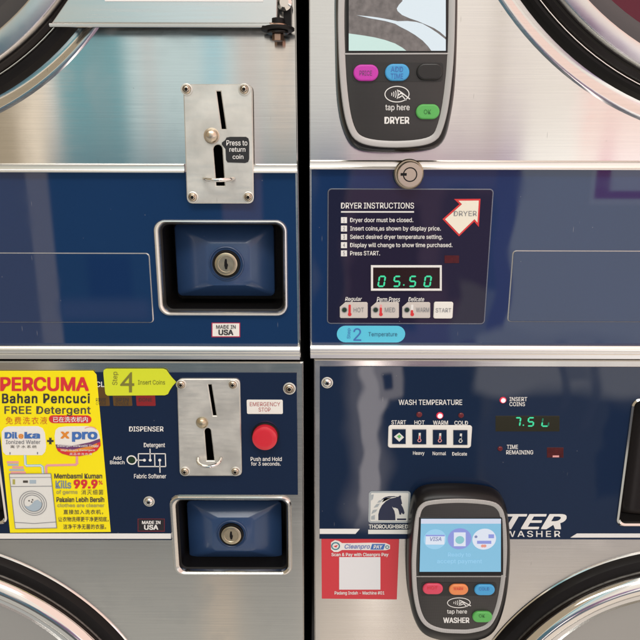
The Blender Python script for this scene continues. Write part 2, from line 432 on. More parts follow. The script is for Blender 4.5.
def door(parent, cx, cz, ridge, gout, line, gin, rin, glass_mats, light_bezel=True):
    """round porthole door; radii measured on the photograph"""
    D = MB()
    lathe(D, cx, cz, [(gin+.0004,.006),(gin-.0005,.0185),(gin-.0018,.0208),(gin-.0032,.0214),(rin+.0032,.0218),(rin+.0018,.0210),(rin+.0006,.018),(rin,.010),(rin-.004,.004)], POLISH, 160, cap=False) if ridge else lathe(D, cx, cz, [(gin+.0004,.006)]+[((gin+rin)/2+(gin-rin)/2*math.cos(math.pi*k/14), .012+.0115*math.sin(math.pi*k/14)) for k in range(15)]+[(rin-.003,.006)], CHROME, 160, cap=False)
    d = D.build('door', parent)
    if ridge:
        mb = MB(); lathe(mb, cx, cz, [(ridge+.004,.0001),(ridge+.0026,.0006),(ridge+.001,.0011),(ridge-.0006,.0012),(ridge-.0022,.0008),(ridge-.004,.0004),(gout+.0025,.0004),(gout,.0007)], STEEL if ridge > .2 and cz > 0 else STEEL_LOW, 160, cap=False); mb.build('door_surround', parent)
    else:
        mb = MB(); lathe(mb, cx, cz, [(gout+.0030,.0004),(gout+.0026,.0014),(gout+.0014,.0022),(gout+.0004,.0020),(gout,.0006)], CHROME, 160, cap=False); mb.build('door_surround', parent)
    mb = MB()
    w = gout-line
    lathe(mb, cx, cz, [(gout+.0005,.0004),(gout-.0005,.004),(gout-w*.25,.0085),(gout-w*.6,.0105),(line+.0012,.0105),(line+.0006,.008)], RUBBER, 160, cap=False)
    lathe(mb, cx, cz, [(line+.0006,.0100),(line+.0002,.0118),(line-.0004,.0118),(line-.0008,.0100)], TRIM, 160, cap=False)
    w2 = line-gin
    lathe(mb, cx, cz, [(line-.0006,.0098),(line-w2*.3,.0135),(line-w2*.7,.0150),(gin,.0135),(gin-.001,.004)], RUBBER2, 160, cap=False)
    mb.build('gasket', d)
    g0, g1 = glass_mats
    mb = MB(); lathe(mb, cx, cz, [(rin-.0005,.0100),(rin-.006,.0100),(rin-.014,.0065),(rin-.02,.0040)], g0, 128, cap=False); mb.build('door_bezel', d)
    mb = MB(); lathe(mb, cx, cz, [(rin-.0185,.0046),(rin*.82,.0040),(rin*.6,.0032),(rin*.35,.0026),(rin*.1,.0024)], g1, 96, cap=True); mb.build('door_glass', d)
    return d

def trim_bar(parent, xl, xr, z0, z1, two):
    """bright half-round trim strip between two heights"""
    mb = MB(); h = z1-z0
    if not two:
        prof = [(.0005,z0),(.0058,z0),(.0066,z0+h*.05),(.0066,z0+h*.09),(.0046,z0+h*.28),(.0042,z0+h*.36),(.0042,z0+h*.74),(.0058,z0+h*.80),(.0060,z0+h*.84),(.0045,z1-.0002),(.0005,z1)]
    else:
        prof = [(.0005,z0),(.0060,z0),(.0078,z0+h*.05),(.0078,z0+h*.33),(.0058,z0+h*.40),(.0058,z0+h*.46),(.0085,z0+h*.54),(.0092,z0+h*.68),(.0082,z0+h*.86),(.0065,z1-.0004),(.0005,z1)]
    extrude_x(mb, xl, xr, prof, TRIM)
    return mb.build('trim_strip', parent, angle=40)

def coin_plate(parent, rc, screws, slot, btn, brad, rslot, loopc, loopr, tilt, d0=.001):
    dt = d0+.003
    mb = MB()
    def sl(pts): return pixpoly(pts, dt)
    out = [at(*p, dt) for p in rc]
    # rounded corners
    o = ccw(out); pts = []
    for i in range(4):
        a, c, e = Vector(o[i-1]), Vector(o[i]), Vector(o[(i+1)%4]); r = .006
        p0 = c+(a-c).normalized()*r; p1 = c+(e-c).normalized()*r
        for k in range(6):
            t = k/5; q = p0*(1-t)**2+c*2*t*(1-t)+p1*t*t; pts.append((q.x,q.y))
    plate(mb, pts, d0, dt, ZINC, .0009, holes=[sl(slot), sl(rslot)], hole_m=DARKZ)
    cp = mb.build('coin_plate', parent)
    mb = MB(); (xs, zs) = zip(*sl(slot)); sheet(mb, [(min(xs)-.003,min(zs)-.003),(max(xs)+.003,min(zs)-.003),(max(xs)+.003,max(zs)+.003),(min(xs)-.003,max(zs)+.003)], d0+.0006, HOLE); mb.build('coin_slot', cp)
    mb = MB(); (xs, zs) = zip(*sl(rslot)); sheet(mb, [(min(xs)-.003,min(zs)-.003),(max(xs)+.003,min(zs)-.003),(max(xs)+.003,max(zs)+.003),(min(xs)-.003,max(zs)+.003)], d0+.0006, HOLE); mb.build('return_slot', cp)
    x, z = at(*btn, dt); mb = MB()
    lathe(mb, x, z, [(brad*1.1,dt-.0002),(brad*1.1,dt+.0006),(brad*.98,dt+.0008)]+[(brad*.97*math.cos(a), dt+.001+brad*.7*math.sin(a)) for a in (0,.3,.6,.9,1.2,1.4)], BRASSY if brad > .0061 else BRASS, 36)
    mb.build('return_button', cp)
    x, z = at(*loopc, dt); mb = MB(); pts = []
    for k in range(25):
        a = math.pi*k/24
        pts.append((x-loopr*math.cos(a), -dt-.0005-loopr*.85*math.sin(a)**.8, z-tilt*math.sin(a)))
    tube(mb, pts, .0019, CHROME, 12)
    mb.build('coin_lever', cp)
    for p in screws: screw(cp, *p, dt, 'socket', .0042)
    return cp
def slot_poly(pts): return pts
def return_shape(x0t, x1t, yt, x0b, x1b, yb):
    """vertical slot with a round top, in photograph units"""
    pts = [(x0b,yb),(x1b,yb)]; r = (x1t-x0t)/2; cx = (x0t+x1t)/2
    for k in range(9):
        a = math.pi*k/8; pts.append((cx+r*math.cos(a), yt+r-r*math.sin(a)))
    return pts

def coin_box(parent, outer, inner, block, lock, rad_px, steel, frame_d=.0045):
    """recessed vault: rim, black tray, blue pyramid door with a lock"""
    mb = MB()
    ox0, ox1, oz0, oz1 = rect(*outer, frame_d*.5); ix0, ix1, iz0, iz1 = rect(*inner, 0.)
    N = 8
    lo = rr(ox0,ox1,oz0,oz1,.011,N); li = rr(ix0,ix1,iz0,iz1,.008,N)
    def mix(a, b, t): return [(p[0]*(1-t)+q[0]*t, p[1]*(1-t)+q[1]*t) for p, q in zip(a,b)]
    mb.loft([xyz(lo,.0008), xyz(lo,frame_d*.6), xyz(mix(lo,li,.2),frame_d), xyz(mix(lo,li,.5),frame_d*1.05), xyz(mix(lo,li,.85),frame_d*.7), xyz(li,.001), xyz(li,-.004)], steel, cap1=False)
    cb = mb.build('coin_box', parent)
    mb = MB(); tr = rr(ix0+.0015,ix1-.0015,iz0+.0015,iz1-.0015,.007,N)
    mb.loft([xyz(li,-.003), xyz(tr,-.004), xyz(tr,-.055)], BLACK); mb.build('tray', cb)
    DB = -.026
    bx0, bx1, bz0, bz1 = rect(*block, DB)
    mb = MB(); b0 = rr(bx0,bx1,bz0,bz1,.005,N)
    w, h = bx1-bx0, bz1-bz0
    lx, lz = at(*lock, DB+.012)
    b2 = rr(lx-w*.20, lx+w*.235, lz-h*.30, lz+h*.27, .007, N)
    mb.loft([xyz(b0,-.054), xyz(b0,DB-.0015), xyz(offset(b0,.0015),DB), xyz(mix(offset(b0,.0015),b2,.93),DB+.0112), xyz(b2,DB+.012)], BLUE)
    R = rad_px/1000.
    lathe(mb, lx, lz, [(R*1.58,DB+.0119),(R*1.55,DB+.0128),(R*1.45,DB+.0136),(R*1.36,DB+.0126),(R*1.22,DB+.0124)], BLUE, 56, cap=False)
    vd = mb.build('vault_door', cb)
    mb = MB()
    lathe(mb, lx, lz, [(R*1.24,DB+.0122),(R*1.22,DB+.0150),(R*1.06,DB+.0152),(R*1.02,DB+.0145)], BLACK, 48, cap=False)
    lathe(mb, lx, lz, [(R*1.02,DB+.0142),(R*1.0,DB+.0160),(R*.93,DB+.0164),(R*.72,DB+.0164),(R*.68,DB+.0160),(R*.60,DB+.0160)], BRASS, 48)
    kd = DB+.01615
    sheet(mb, [(lx-R*.16,lz-R*.12),(lx-R*.08,lz-R*.46),(lx+R*.08,lz-R*.46),(lx+R*.18,lz-R*.05),(lx+R*.1,lz+R*.1),(lx+R*.08,lz+R*.46),(lx-R*.08,lz+R*.46),(lx-R*.14,lz+R*.18)], kd, BLACK, .0001)
    mb.build('lock', cb)
    return cb

def blank_cover(parent, outline, d=.0009):
    mb = MB(); o = ccw(outline)
    lip = offset(o, .0010)
    mb.loft([xyz(o,d-.0002), xyz(lip,d+.0011)], EDGE, cap1=False)
    mb.loft([xyz(lip,d+.0009), xyz(offset(lip,.0003),d+.0012)], NAVY)
    return mb.build('blank_cover', parent)
EDGE = mat('cover_edge', (.75,.75,.75), .3, .9)
TRIMDARK = mat('embossed_edge', (.20,.22,.27), .25, .7)

# ================================================================== UPPER LEFT DRYER
GRP = 'stacked laundry machines'
zt0, zt1 = Z(150,172.9), Z(150,163.6)
zb0, zb1 = Z(150,357.6), Z(150,344.2)
dl = thing('tumble_dryer', 'steel dryer with silver coin plate above a coin box and door hinge on top', 'dryer', (-.42,0,-.2), GRP)
cabinet(dl, LEFT, -.0235, zb0+.0005, TOP)
opening = prr(160.5,223.0,284.2,311.5,.008,0.)
mb = MB(); plate(mb, skew_panel(LEFT, E_DL, zb0, TOP), -.003, 0, STEEL, .0012, holes=[opening]); mb.build('front_panel', dl)
mb = MB(); plate(mb, skew_panel(LEFT, lambda z: E_DL(z)-.0026, zb1-.001, zt0+.001), -.0002, .0009, NAVY, .0003, holes=[prr(158.5,221.5,286.5,313.5,.009,0.)]); mb.build('control_panel', dl)
trim_bar(dl, LEFT, X(185.2,168), zt0, zt1, False); trim_bar(dl, X(252.4,168), E_DL(zt0)-.0008, zt0, zt1, False)
trim_bar(dl, LEFT, E_DL(zb0)-.0006, zb0, zb1, True)
x1 = X(152,285); zz0, zz1 = Z(100,322.5), Z(100,252.5)
blank_cover(dl, rr(-.62, x1, zz0, zz1, .004))
cpl = coin_plate(dl, [(183,84),(252.3,84),(253.8,203.5),(186.8,203.5)], [(186.7,89.5),(244.2,89.5),(192.7,197.2),(248.3,197.2)],
    [(216.3,91.2),(220.6,91.2),(226,129),(221.6,129)], (211.7,135.8), .0068, return_shape(213.2,222.2,144.6,216.2,224.6,185.8), (219,178.4), .0138, .0012, d0=.0045)
coin_box(dl, (156.0,219.8,287.6,315.6), (161.8,223.4,283.6,311.2), (176,224,274,296), (226.6,263.6), 11.6, TRIM)
TL = door(dl, -.4266, .3163, .290, .2799, .2687, .2616, .2406, (GLASS, GLASS))
# hinge: folded arm from the door to the pivot bolt
HD = .020
hz0 = Z(160,23.2,HD); hzl = Z(160,27.2,HD)
hx0, hx1 = X(50,25,HD), X(277,22,HD)
mb = MB()
ht = hz0+.075
face = [(hx0+.0015,hz0),(hx1-.003,hz0),(hx1,hz0+.003),(hx1+.002,ht),(hx0+.065,ht)]
mb.loft([xyz(face,HD-.002), xyz(face,HD-.0008), xyz(offset(face,.0008),HD)], HINGE, cap0=True)
prof = [(HD+.001,hz0-.0004),(HD+.0022,hz0-.0016),(HD+.0022,hzl+.0012),(HD+.001,hzl),(HD-.002,hzl),(HD-.002,hz0-.0004)]
extrude_x(mb, hx0, hx1-.001, prof, HINGE)
sheet(mb, [(X(105,0,HD),Z(180,1.6,HD)),(X(263,0,HD),Z(180,1.6,HD)),(X(263,0,HD),ht-.004),(X(105,0,HD),ht-.004)], HD+.0006, WHITE, .0006)
hg = mb.build('door_hinge', dl)
mb = MB(); bd = .016
bx = X(277.8,30,bd)
def vcyl(z0, z1, r, m, n=24, x=None, y=None):
    x = bx if x is None else x; y = -bd if y is None else y
    mb.loft([[(x+r*math.cos(2*math.pi*k/n)*q, y+r*math.sin(2*math.pi*k/n)*q, z) for k in range(n)] for z, q in ((z0,.9),(z0+.0006,1),(z1-.0006,1),(z1,.9))], m, cap0=True)
vcyl(Z(278,41,bd), Z(278,34,bd), .0052, COPPER, 6)
vcyl(Z(278,34,bd), Z(278,31.4,bd), .0098, RUBBER2)
vcyl(Z(278,31.2,bd), Z(278,27.5,bd), .0150, BLACK)
vcyl(Z(278,27.3,bd), Z(278,24.6,bd), .0085, COPPER)
vcyl(Z(278,24.6,bd), Z(278,18.6,bd), .0064, BLACK)
mb.build('hinge_bolt', hg)
mb = MB(); kx0, kx1 = X(283.4,10,.012), X(291,10,.012); kz = Z(286,28,.012)
mb.loft([xyz(rr(kx0,kx1,kz,kz+.09,.002,3),.0005), xyz(rr(kx0,kx1,kz,kz+.09,.002,3),.012)], RUBBER)
lathe(mb, X(284.2,3,.014), Z(284.2,3,.014), [(.007,.012),(.0068,.015),(.004,.017)], CHROME, 24)
mb.build('hinge_bracket', hg)

# ================================================================== UPPER RIGHT DRYER
zt0r, zt1r = Z(470,170.0), Z(470,160.4)
zb0r, zb1r = Z(470,357.0), Z(470,343.6)
dr = thing('tumble_dryer', 'steel dryer with printed instructions and a green price display on its blue band', 'dryer', (.42,0,-.2), GRP)
cabinet(dr, -.0085, RIGHT, zb0r+.0005, TOP)
mb = MB(); plate(mb, skew_panel(E_DR, RIGHT, zb0r, TOP), -.003, 0, STEEL, .0012); mb.build('front_panel', dr)
mb = MB(); plate(mb, skew_panel(lambda z: E_DR(z)+.0020, RIGHT, zb1r-.001, zt0r+.001), -.0002, .0009, NAVY, .0003); mb.build('control_panel', dr)
trim_bar(dr, E_DR(zt0r)+.0006, RIGHT, zt0r, zt1r, False)
trim_bar(dr, E_DR(zb0r)+.0006, RIGHT, zb0r, zb1r, True)
x0 = X(509.5,285); zz0, zz1 = Z(560,321.8), Z(560,250.2)
blank_cover(dr, rr(x0, .62, zz0, zz1, .004))
door(dr, .4188, .3491, .3221, .3104, .3015, .2918, .2734, (GLASS, MAROON))
# instruction panel
ID = .0018
mb = MB(); ip_out = prr(327.3,188.6,489.3,324.0,.004,ID)
mb.loft([xyz(ip_out,.0008), xyz(ip_out,ID-.0003), xyz(offset(ip_out,.0004),ID), xyz(offset(ip_out,.0010),ID)], TRIMDARK, cap1=False)
mb.loft([xyz(offset(ip_out,.0010),ID-.0001), xyz(offset(ip_out,.0012),ID+.0001)], INSTR)
ip = mb.build('instruction_panel', dr)
T = ID+.0005
mb = MB()
text(mb, 'DRYER INSTRUCTIONS', 341, 202.6, 414, 208.6, T, WHITE, bold=.012)
sheet(mb, quad(341,211.2,414,212.6,T), T, WHITE)
for i, (y, s, xe) in enumerate(((217.2,'Dryer door must be closed.',413.2),(225.6,'Insert coins,as shown by display price.',440.8),(234,'Select desired dryer temperature setting.',442.6),(242.2,'Display will change to show time purchased.',452.4),(250.4,'Press START.',380))):
    sheet(mb, quad(341,y,347,y+5.9,T), T, WHITE)
    text(mb, str(i+1), 343.1 if i else 343.5, y+1, 345 if i else 344.6, y+4.9, T+.0004, GREYPR)
    text(mb, s, 350.1, y+.6, xe, y+(6.1 if i != 4 else 5.0), T, WHITE, bold=.014)
for s, a, b in (('Regular',345,362),('Perm.Press',376.6,400),('Delicate',408.2,424.2)):
    text(mb, s, a, 297.0, b, 301.4 if s == 'Delicate' else 302, T, WHITE, bold=.012, shear=.25)
mb.build('lettering', ip)
mb = MB(); plate(mb, quad(370.8,265.2,441.6,290.6,T), ID-.0003, ID+.0020, WHITE, .0004, holes=[quad(373,267.4,439.6,288.5,T)])
mb.build('display_frame', ip)
mb = MB(); sheet(mb, quad(372.5,267,440.1,288.9,ID), ID+.0006, DISPLAY); mb.build('display_window', ip)
SEG = {'a':((0,1),(1,1)),'b':((1,1),(1,.5)),'c':((1,.5),(1,0)),'d':((0,0),(1,0)),'e':((0,.5),(0,0)),'f':((0,1),(0,.5)),'g':((0,.5),(1,.5))}
def digit(mb, px, py0, py1, w, segs, d, m, sl=1.6):
    """seven-segment figure, leaning"""
    for s in segs:
        (a, b), (c, e) = SEG[s]
        def pt(u, v): return Vector(at(px+u*w+v*sl, py1+(py0-py1)*v, d))
        p, q = pt(a,b), pt(c,e); g = (q-p)*.10; p += g; q -= g; t = (q-p).normalized(); nn = Vector((-t.y,t.x))*.00082
        sheet(mb, [tuple(p-t*.0004),tuple(p-nn+t*.0004),tuple(q-nn-t*.0004),tuple(q+t*.0004),tuple(q+nn-t*.0004),tuple(p+nn+t*.0004)], d, m, .0001)
mb = MB(); DD = ID+.0009
for px, s in ((378,'abcdef'),(393.2,'afgcd'),(409,'afgcd'),(424,'abcdef')): digit(mb, px, 276.4, 286.3, 5.8, s, DD, LED)
sheet(mb, circle(*at(403.8,285,DD), .0008, 12), DD, LED, .0001)
mb.build('display_digits', ip)
for (a, b), s, fill in (((339.8,367.7),'HOT',1),((371,399),'MED',.7),((402.3,430.3),'WARM',.45)):
    mb = MB(); kd = ID+.0016
    q = pixpoly([(a,307.2),(a+5.6,302.3),(b-1,302.3),(b,303.3),(b,317.2),(b-1,318.2),(a+1,318.2),(a,317.2)], kd)
    plate(mb, q, ID-.0003, kd, GREYBTN, .0005)
    sheet(mb, circle(*at(a+4.6,309.8,kd), .0026, 20), kd+.0003, GREENDOT)
    lathe(mb, *at(a+4.6,309.8,kd), [(.0030,kd+.0002),(.0028,kd+.0006),(.0023,kd+.0006)], GREYPR, 20, cap=False)
    cx, cz = at(a+9.9, 314.3, kd); sheet(mb, circle(cx, cz, .0019, 16), kd+.0003, REDPR)
    xx, zt = at(a+9.9, 304.6, kd)
    sheet(mb, rr(xx-.0012,xx+.0012,cz,cz+(zt-cz)*fill,.001,3), kd+.00035, REDPR)
    if fill < 1: sheet(mb, rr(xx-.0012,xx+.0012,cz,zt,.001,3), kd+.0002, PINKPR if fill > .5 else WHITE)
    text(mb, s, a+13.8, 307.6, (b-3.8 if s != 'WARM' else b-1), 312.2, kd+.0004, GREYPR)
    mb.build('temperature_key', ip)
mb = MB(); kd = ID+.0018; plate(mb, prr(433.8,302,453,318.7,.002,kd), ID-.0003, kd, WHITESTK, .0006); text(mb, 'START', 435.7, 308.2, 451.2, 312.4, kd+.0004, GREYPR); mb.build('start_key', ip)
mb = MB(); sheet(mb, quad(444.5,255.4,459,263,ID), ID+.0005, REDWIN, .0004); mb.build('sensor_window', ip)
# cam lock on the trim
mb = MB(); ld = .0075; cx, cz = at(410.2,174.6,.012); R = .0123
lathe(mb, cx-.0006, cz+.0004, [(R*1.16,.0009),(R*1.16,.008),(R*1.08,.0095),(R*.98,.0095)], BRASS, 56, cap=False)
lathe(mb, cx, cz, [(R*1.0,.009),(R*.99,.0118),(R*.93,.0126),(R*.5,.0126)], BRASSY, 56)
lathe(mb, cx-.0002, cz, [(R*.56,.0128),(R*.47,.0128)], BLACK, 40, cap=False)
sheet(mb, [(cx-R*.75,cz-R*.09),(cx-R*.28,cz-R*.09),(cx-R*.28,cz+R*.12),(cx-R*.75,cz+R*.12)], .0130, BLACK, .0002)
mb.build('cam_lock', dr)

# ================================================================== LOWER LEFT WASHER
wl = thing('washing_machine', 'steel washer with red emergency button, coin plate and dispenser diagram on dark blue', 'washer', (-.42,0,-1.1), GRP)
zw1 = Z(150,361.6)
cabinet(wl, LEFT-.003, -.0185, BOT, zw1-.0008)
op2 = prr(177.6,499.8,287.4,571.4,.007,0.)
mb = MB(); GL, GRR = prr(-60.5,437.5,1.9,521.5,.007,0.), prr(624.7,399.2,695.4,523.4,.007,0.)
plate(mb, skew_panel(LEFT-.003, E_WL, BOT, zw1), -.003, .0005, STEEL_LOW, .0014, holes=[op2, GL]); mb.build('front_panel', wl)
nv0, nv1, nvm = Z(90,539.3), Z(150,371.8), Z(235,494.2)
xr_n = lambda z: line_x((296.9,372),(298.0,494))(z)
xm = X(171.3,515)
npoly = [(LEFT,nv0),(xm,nv0),(xm,nvm-.010),(xm+.002,nvm-.004),(xm+.006,nvm-.0008),(xm+.012,nvm),(xr_n(nvm),nvm),(xr_n(nv1),nv1),(LEFT,nv1)]
mb = MB(); plate(mb, npoly, .0002, .0016, NAVY2, .0004, holes=[GL]); cpan = mb.build('control_panel', wl)
T2 = .0016+.0004
mb = MB()
text(mb, 'DISPENSER', 129.1, 426.4, 163.5, 431.5, T2, WHITE, bold=.016)
text(mb, 'Detergent', 143.8, 442.8, 165, 448.4, T2, WHITE, bold=.014)
text(mb, 'Fabric Softener', 134, 473.8, 166.2, 478.4, T2, WHITE, bold=.014)
text(mb, 'Add', 113, 456.2, 121.4, 459.8, T2, WHITE, bold=.014)
text(mb, 'Bleach', 110, 460.6, 124.6, 464.2, T2, WHITE, bold=.014)
def ln(pts, w=.0010): strip(mb, [at(x,y,T2) for x,y in pts], w, T2, WHITE)
ln([(138.2,453.8),(165.4,453.8)]); ln([(138.4,466.6),(165.8,466.6)]); ln([(138.3,453.8),(138.5,466.6)]); ln([(165.3,453.8),(165.7,466.6)]); ln([(154.6,453.8),(154.9,466.6)])
ln([(136.6,460.2),(144,460.2)]); ln([(150,448.8),(150.2,460)]); ln([(159.7,460),(160,472.8)])
for p in ((144.4,460.2),(150.2,460.2),(159.7,460.2)): sheet(mb, circle(*at(*p,T2), .0016, 14), T2+.00008, WHITE)
cx, cz = at(131.6,460,T2)
lathe(mb, cx, cz, [(.0055,T2-.0002),(.0055,T2+.0001),(.0042,T2+.0001),(.0042,T2-.0002)], WHITE, 36, cap=False)
sheet(mb, circle(cx, cz, .0042, 30), T2-.0001, GREENDOT)
text(mb, 'Push and Hold', 250.6, 457.0, 281.8, 461.0, T2, WHITE, bold=.014)
text(mb, 'for 3 seconds.', 251, 461.8, 280.6, 465.6, T2, WHITE, bold=.014)
text(mb, 'CYCLE', 85.5, 381.6, 108.6, 387.0, T2, WHITE, bold=.014)
sheet(mb, quad(-80,533.6,171,538.8,T2), T2, WHITE)
mb.build('lettering', cpan)
for a, b, m, s in ((93,109,TAN,'RINSE'),(112.6,131.6,TAN,'SPIN'),(135.8,155.0,REDTILE,'DONE')):
    mb = MB(); plate(mb, prr(a,386,b,406,.001,.002), .0012, .0020, m, .0002); text(mb, s, a+3, 398, b-3, 401.6, .0023, DKPR); text(mb, 'CYCLE', a+3, 402.4, b-3, 405, .0023, DKPR) if m is TAN else None; mb.build('cycle_light', cpan)
coin_plate(wl, [(176.8,379),(239.8,379),(241.8,476.2),(179.6,476.2)], [(181.2,384.4),(232.8,384.5),(185,471.2),(235.4,471.2)],
    [(208,384.8),(211.4,384.8),(216.3,415.8),(213,415.8)], (202.2,422.6), .0060, return_shape(204.4,210.8,428.4,206.8,214.2,460.8), (209.6,458.5), .0125, .0040, d0=.0018)
coin_box(wl, (171.6,496.4,291.8,574.6), (177.8,499.8,287.3,570.4), (188,501.5,281.5,559.5), (231.7,533.5), 11.3, STEEL_LOW, .0036)
mb = MB(); cx, cz = at(265,437,.006); R = .0134
lathe(mb, cx, cz, [(R*1.12,.0014),(R*1.12,.003),(R*1.02,.0036)], BLACK, 48, cap=False)
lathe(mb, cx, cz, [(R*1.0,.0030),(R*1.0,.0095),(R*.97,.0106),(R*.9,.0112),(R*.6,.0114),(R*.3,.0114)], REDBTN, 48); mb.build('stop_button', wl)
screw(cpan, 149.2,501.2,.0016,'dome',.0048); screw(cpan, 289.4,388.4,.0016,'socket',.0052)
def grip(parent, px0, py0, px1, py1, left):
    """recessed hand pull"""
    x0, x1, z0, z1 = rect(px0,py0,px1,py1)
    mb = MB(); lo = rr(x0,x1,z0,z1,.009,8); li = rr(x0+.0035,x1-.0035,z0+.0035,z1-.0035,.007,8)
    mid = offset(lo,.0016)
    mb.loft([xyz(lo,.0010), xyz(lo,.0030), xyz(mid,.0044), xyz(li,.0028), xyz(li,-.002)], CHROME, cap1=False)
    g = mb.build('hand_pull', parent)
    mb = MB(); mb.loft([xyz(li,-.001), xyz(offset(li,.002),-.010), xyz(offset(li,.004),-.034)], BLACK)
    xc = (x0+x1)/2; r = (x1-x0)*.36
    mb.loft([[(xc+r*math.cos(a), .006-r*.30*math.sin(a)+.014, z) for a in [math.pi*k/14 for k in range(15)]] for z in (z0+.007, z1-.007)], RUBBER2, cap0=True)
    mb.build('pull_cup', g)
    return g
grip(wl, -62, 436, 3.4, 523, True)
door(wl, -.4703, -.6947, None, .2846, .2700, .2688, .2449, (TEALRIM, GREYDRUM))

# ================================================================== LOWER RIGHT WASHER
wr = thing('washing_machine', 'steel washer with horse emblem and wash temperature keys on its dark blue panel', 'washer', (.42,0,-1.1), GRP)
zw1r = Z(470,359.6)
cabinet(wr, -.0045, RIGHT+.004, BOT, zw1r-.0008)
mb = MB(); plate(mb, skew_panel(E_WR, RIGHT+.004, BOT, zw1r), -.003, .0005, STEEL_LOW, .0014, holes=[GRR]); mb.build('front_panel', wr)
mb = MB(); xa, za = at(319.6,366.2), 0
plate(mb, [(X(319.4,538),Z(470,538.6)),(RIGHT,Z(470,538.6)),(RIGHT,Z(470,366.2)),(X(319.8,366),Z(470,366.2))], .0002, .0016, NAVY2, .0004, holes=[GRR]); cp2 = mb.build('control_panel', wr)
mb = MB()
text(mb, 'WASH TEMPERATURE', 398.6, 399.6, 462.2, 405.0, T2, WHITE, bold=.012)
for s, a, b, y in (('START',391.4,406,420.2),('HOT',414.4,424.6,420.4),('WARM',433,448,420.6),('COLD',454.4,468,420.8)): text(mb, s, a, y, b, y+4.2, T2, WHITE, bold=.016)
for s, a, b, y in (('Heavy',413,424.4,451.2),('Normal',432.6,446,451.6),('Delicate',452.2,467,452)): text(mb, s, a, y, b, y+(4.6 if s == 'Heavy' else 3.6), T2, WHITE, bold=.014)
text(mb, 'INSERT', 509.4, 397.0, 527.2, 401.2, T2, WHITE, bold=.014); text(mb, 'COINS', 509.4, 402.0, 525, 406.2, T2, WHITE, bold=.014)
text(mb, 'TIME', 506.8, 444.8, 518, 449, T2, WHITE, bold=.014); text(mb, 'REMAINING', 506.2, 450.2, 533.2, 454.4, T2, WHITE, bold=.014)
text(mb, 'TER', 505.5, 514.0, 566.6, 529.2, T2, WHITE, bold=.03, shear=.35)
text(mb, 'WASHER', 505, 530.8, 560.2, 537.0, T2, WHITE, bold=.01, space=1.25)
sheet(mb, pixpoly([(570.5,537.6),(730,537.6),(730,533.6),(577,533.6)],T2), T2, WHITE)
sheet(mb, pixpoly([(319.7,533.9),(355.5,533.9),(359.8,528.9),(319.7,528.9)],T2), T2, WHITE)
mb.build('lettering', cp2)
# emblem
mb = MB()
o = prr(368.6,491.2,410.0,523.0,.0035,T2); i_ = offset(ccw(o),.0022)
sheet(mb, o, T2, SILVERPR); sheet(mb, i_, T2+.0002, PALEPR)
def em(pts, m, d): sheet(mb, pixpoly([(360+x*55/640, 485+y*55/640) for x,y in pts], T2), d, m)
em([(212,408),(212,340),(225,280),(255,225),(300,180),(350,152),(400,140),(440,138),(465,120),(478,126),(474,150),(484,185),(490,215),(478,225),(500,262),(518,318),(512,338),(494,335),(484,318),(476,345),(458,340),(450,300),(440,275),(410,262),(385,262),(372,245),(378,262),(400,300),(410,350),(412,408)], DKNAVY := mat('navy_print', (.011,.018,.055), .3), T2+.0004)
em([(430,388),(536,388),(536,406),(430,406)], DKNAVY, T2+.0004)
em([(180,408),(180,360),(192,300),(215,250),(255,200),(310,160),(370,142),(400,140),(355,146),(300,150),(262,165),(250,150),(300,128),(370,122),(430,132),(420,141),(350,156),(300,186),(255,232),(226,284),(212,340),(212,408),(196,408)], PALEPR, T2+.0005)
em([(248,172),(275,145),(330,128),(395,126),(440,136),(380,136),(320,144),(280,160)], DKNAVY, T2+.0006)
for q in ([(130,400),(130,362),(172,346),(172,400)],[(132,335),(150,290),(200,282),(184,310)],[(160,262),(190,222),(232,214),(205,252)],[(200,205),(222,178),(262,172),(236,200)],[(130,180),(130,112),(160,108),(150,160)]): em(q, SILVERPR, T2+.00045)
for s in (('THOROUGHBRED'),): text(mb, s, 368.8, 524.4, 408, 528.6, T2, PALEPR, bold=.03)
sheet(mb, quad(368.2,529.8,407.6,534.0,T2), T2, PALEPR)
mb.build('horse_emblem', cp2)
# key panel
mb = MB(); kd = .0026; plate(mb, prr(388.2,425.4,471.6,448.0,.003,kd), .0012, kd, WHITESTK, .0005); kp = mb.build('key_panel', cp2)
for k, (a, b) in enumerate(((392.2,405.8),(412.4,426.4),(432.9,446.8),(453.4,467.6))):
    y0, y1 = 429.4+.3*k, 444.2+.3*k; mb = MB(); q = kd+.0009
    plate(mb, quad(a,y0,b,y1,q), kd-.0003, q, NAVY2, .0004)
    cxp, cyp = (a+b)/2, (y0+y1)/2
    if k == 0:
        sheet(mb, pixpoly([(cxp-5,cyp-.2),(cxp+.2,cyp-4.2),(cxp+5,cyp+.4),(cxp+.2,cyp+4.8)],q), q+.0003, PALEPR)
        sheet(mb, pixpoly([(cxp-2,cyp-.6),(cxp+.4,cyp-2.4),(cxp+2.2,cyp-.6),(cxp+.2,cyp+1.6)],q), q+.0005, GREENKEY)
    else:
        bx_, bz_ = at(cxp, cyp+3.2, q)
        lathe(mb, bx_, bz_, [(.0021,q),(.0021,q+.0003),(.0013,q+.0003),(.0013,q)], PINKPR if k < 3 else PALEPR, 18, cap=False)
        tx, tz = at(cxp, cyp-4.2, q); col = (PINKPR, PINKPR, PALEPR)[k-1]
        sheet(mb, [(bx_-.0011,bz_+.0014),(bx_+.0011,bz_+.0014),(bx_+.0011,tz),(bx_-.0011,tz)], q+.0003, PALEPR)
        if k < 3: sheet(mb, [(bx_-.0006,bz_+.0014),(bx_+.0006,bz_+.0014),(bx_+.0006,bz_+(tz-bz_)*.65),(bx_-.0006,bz_+(tz-bz_)*.65)], q+.0005, REDPR)
        else: sheet(mb, quad(cxp-.9,cyp-1.6,cxp+.9,cyp+.6,q), q+.0005, NAVY2)
    mb.build('wash_key', kp)
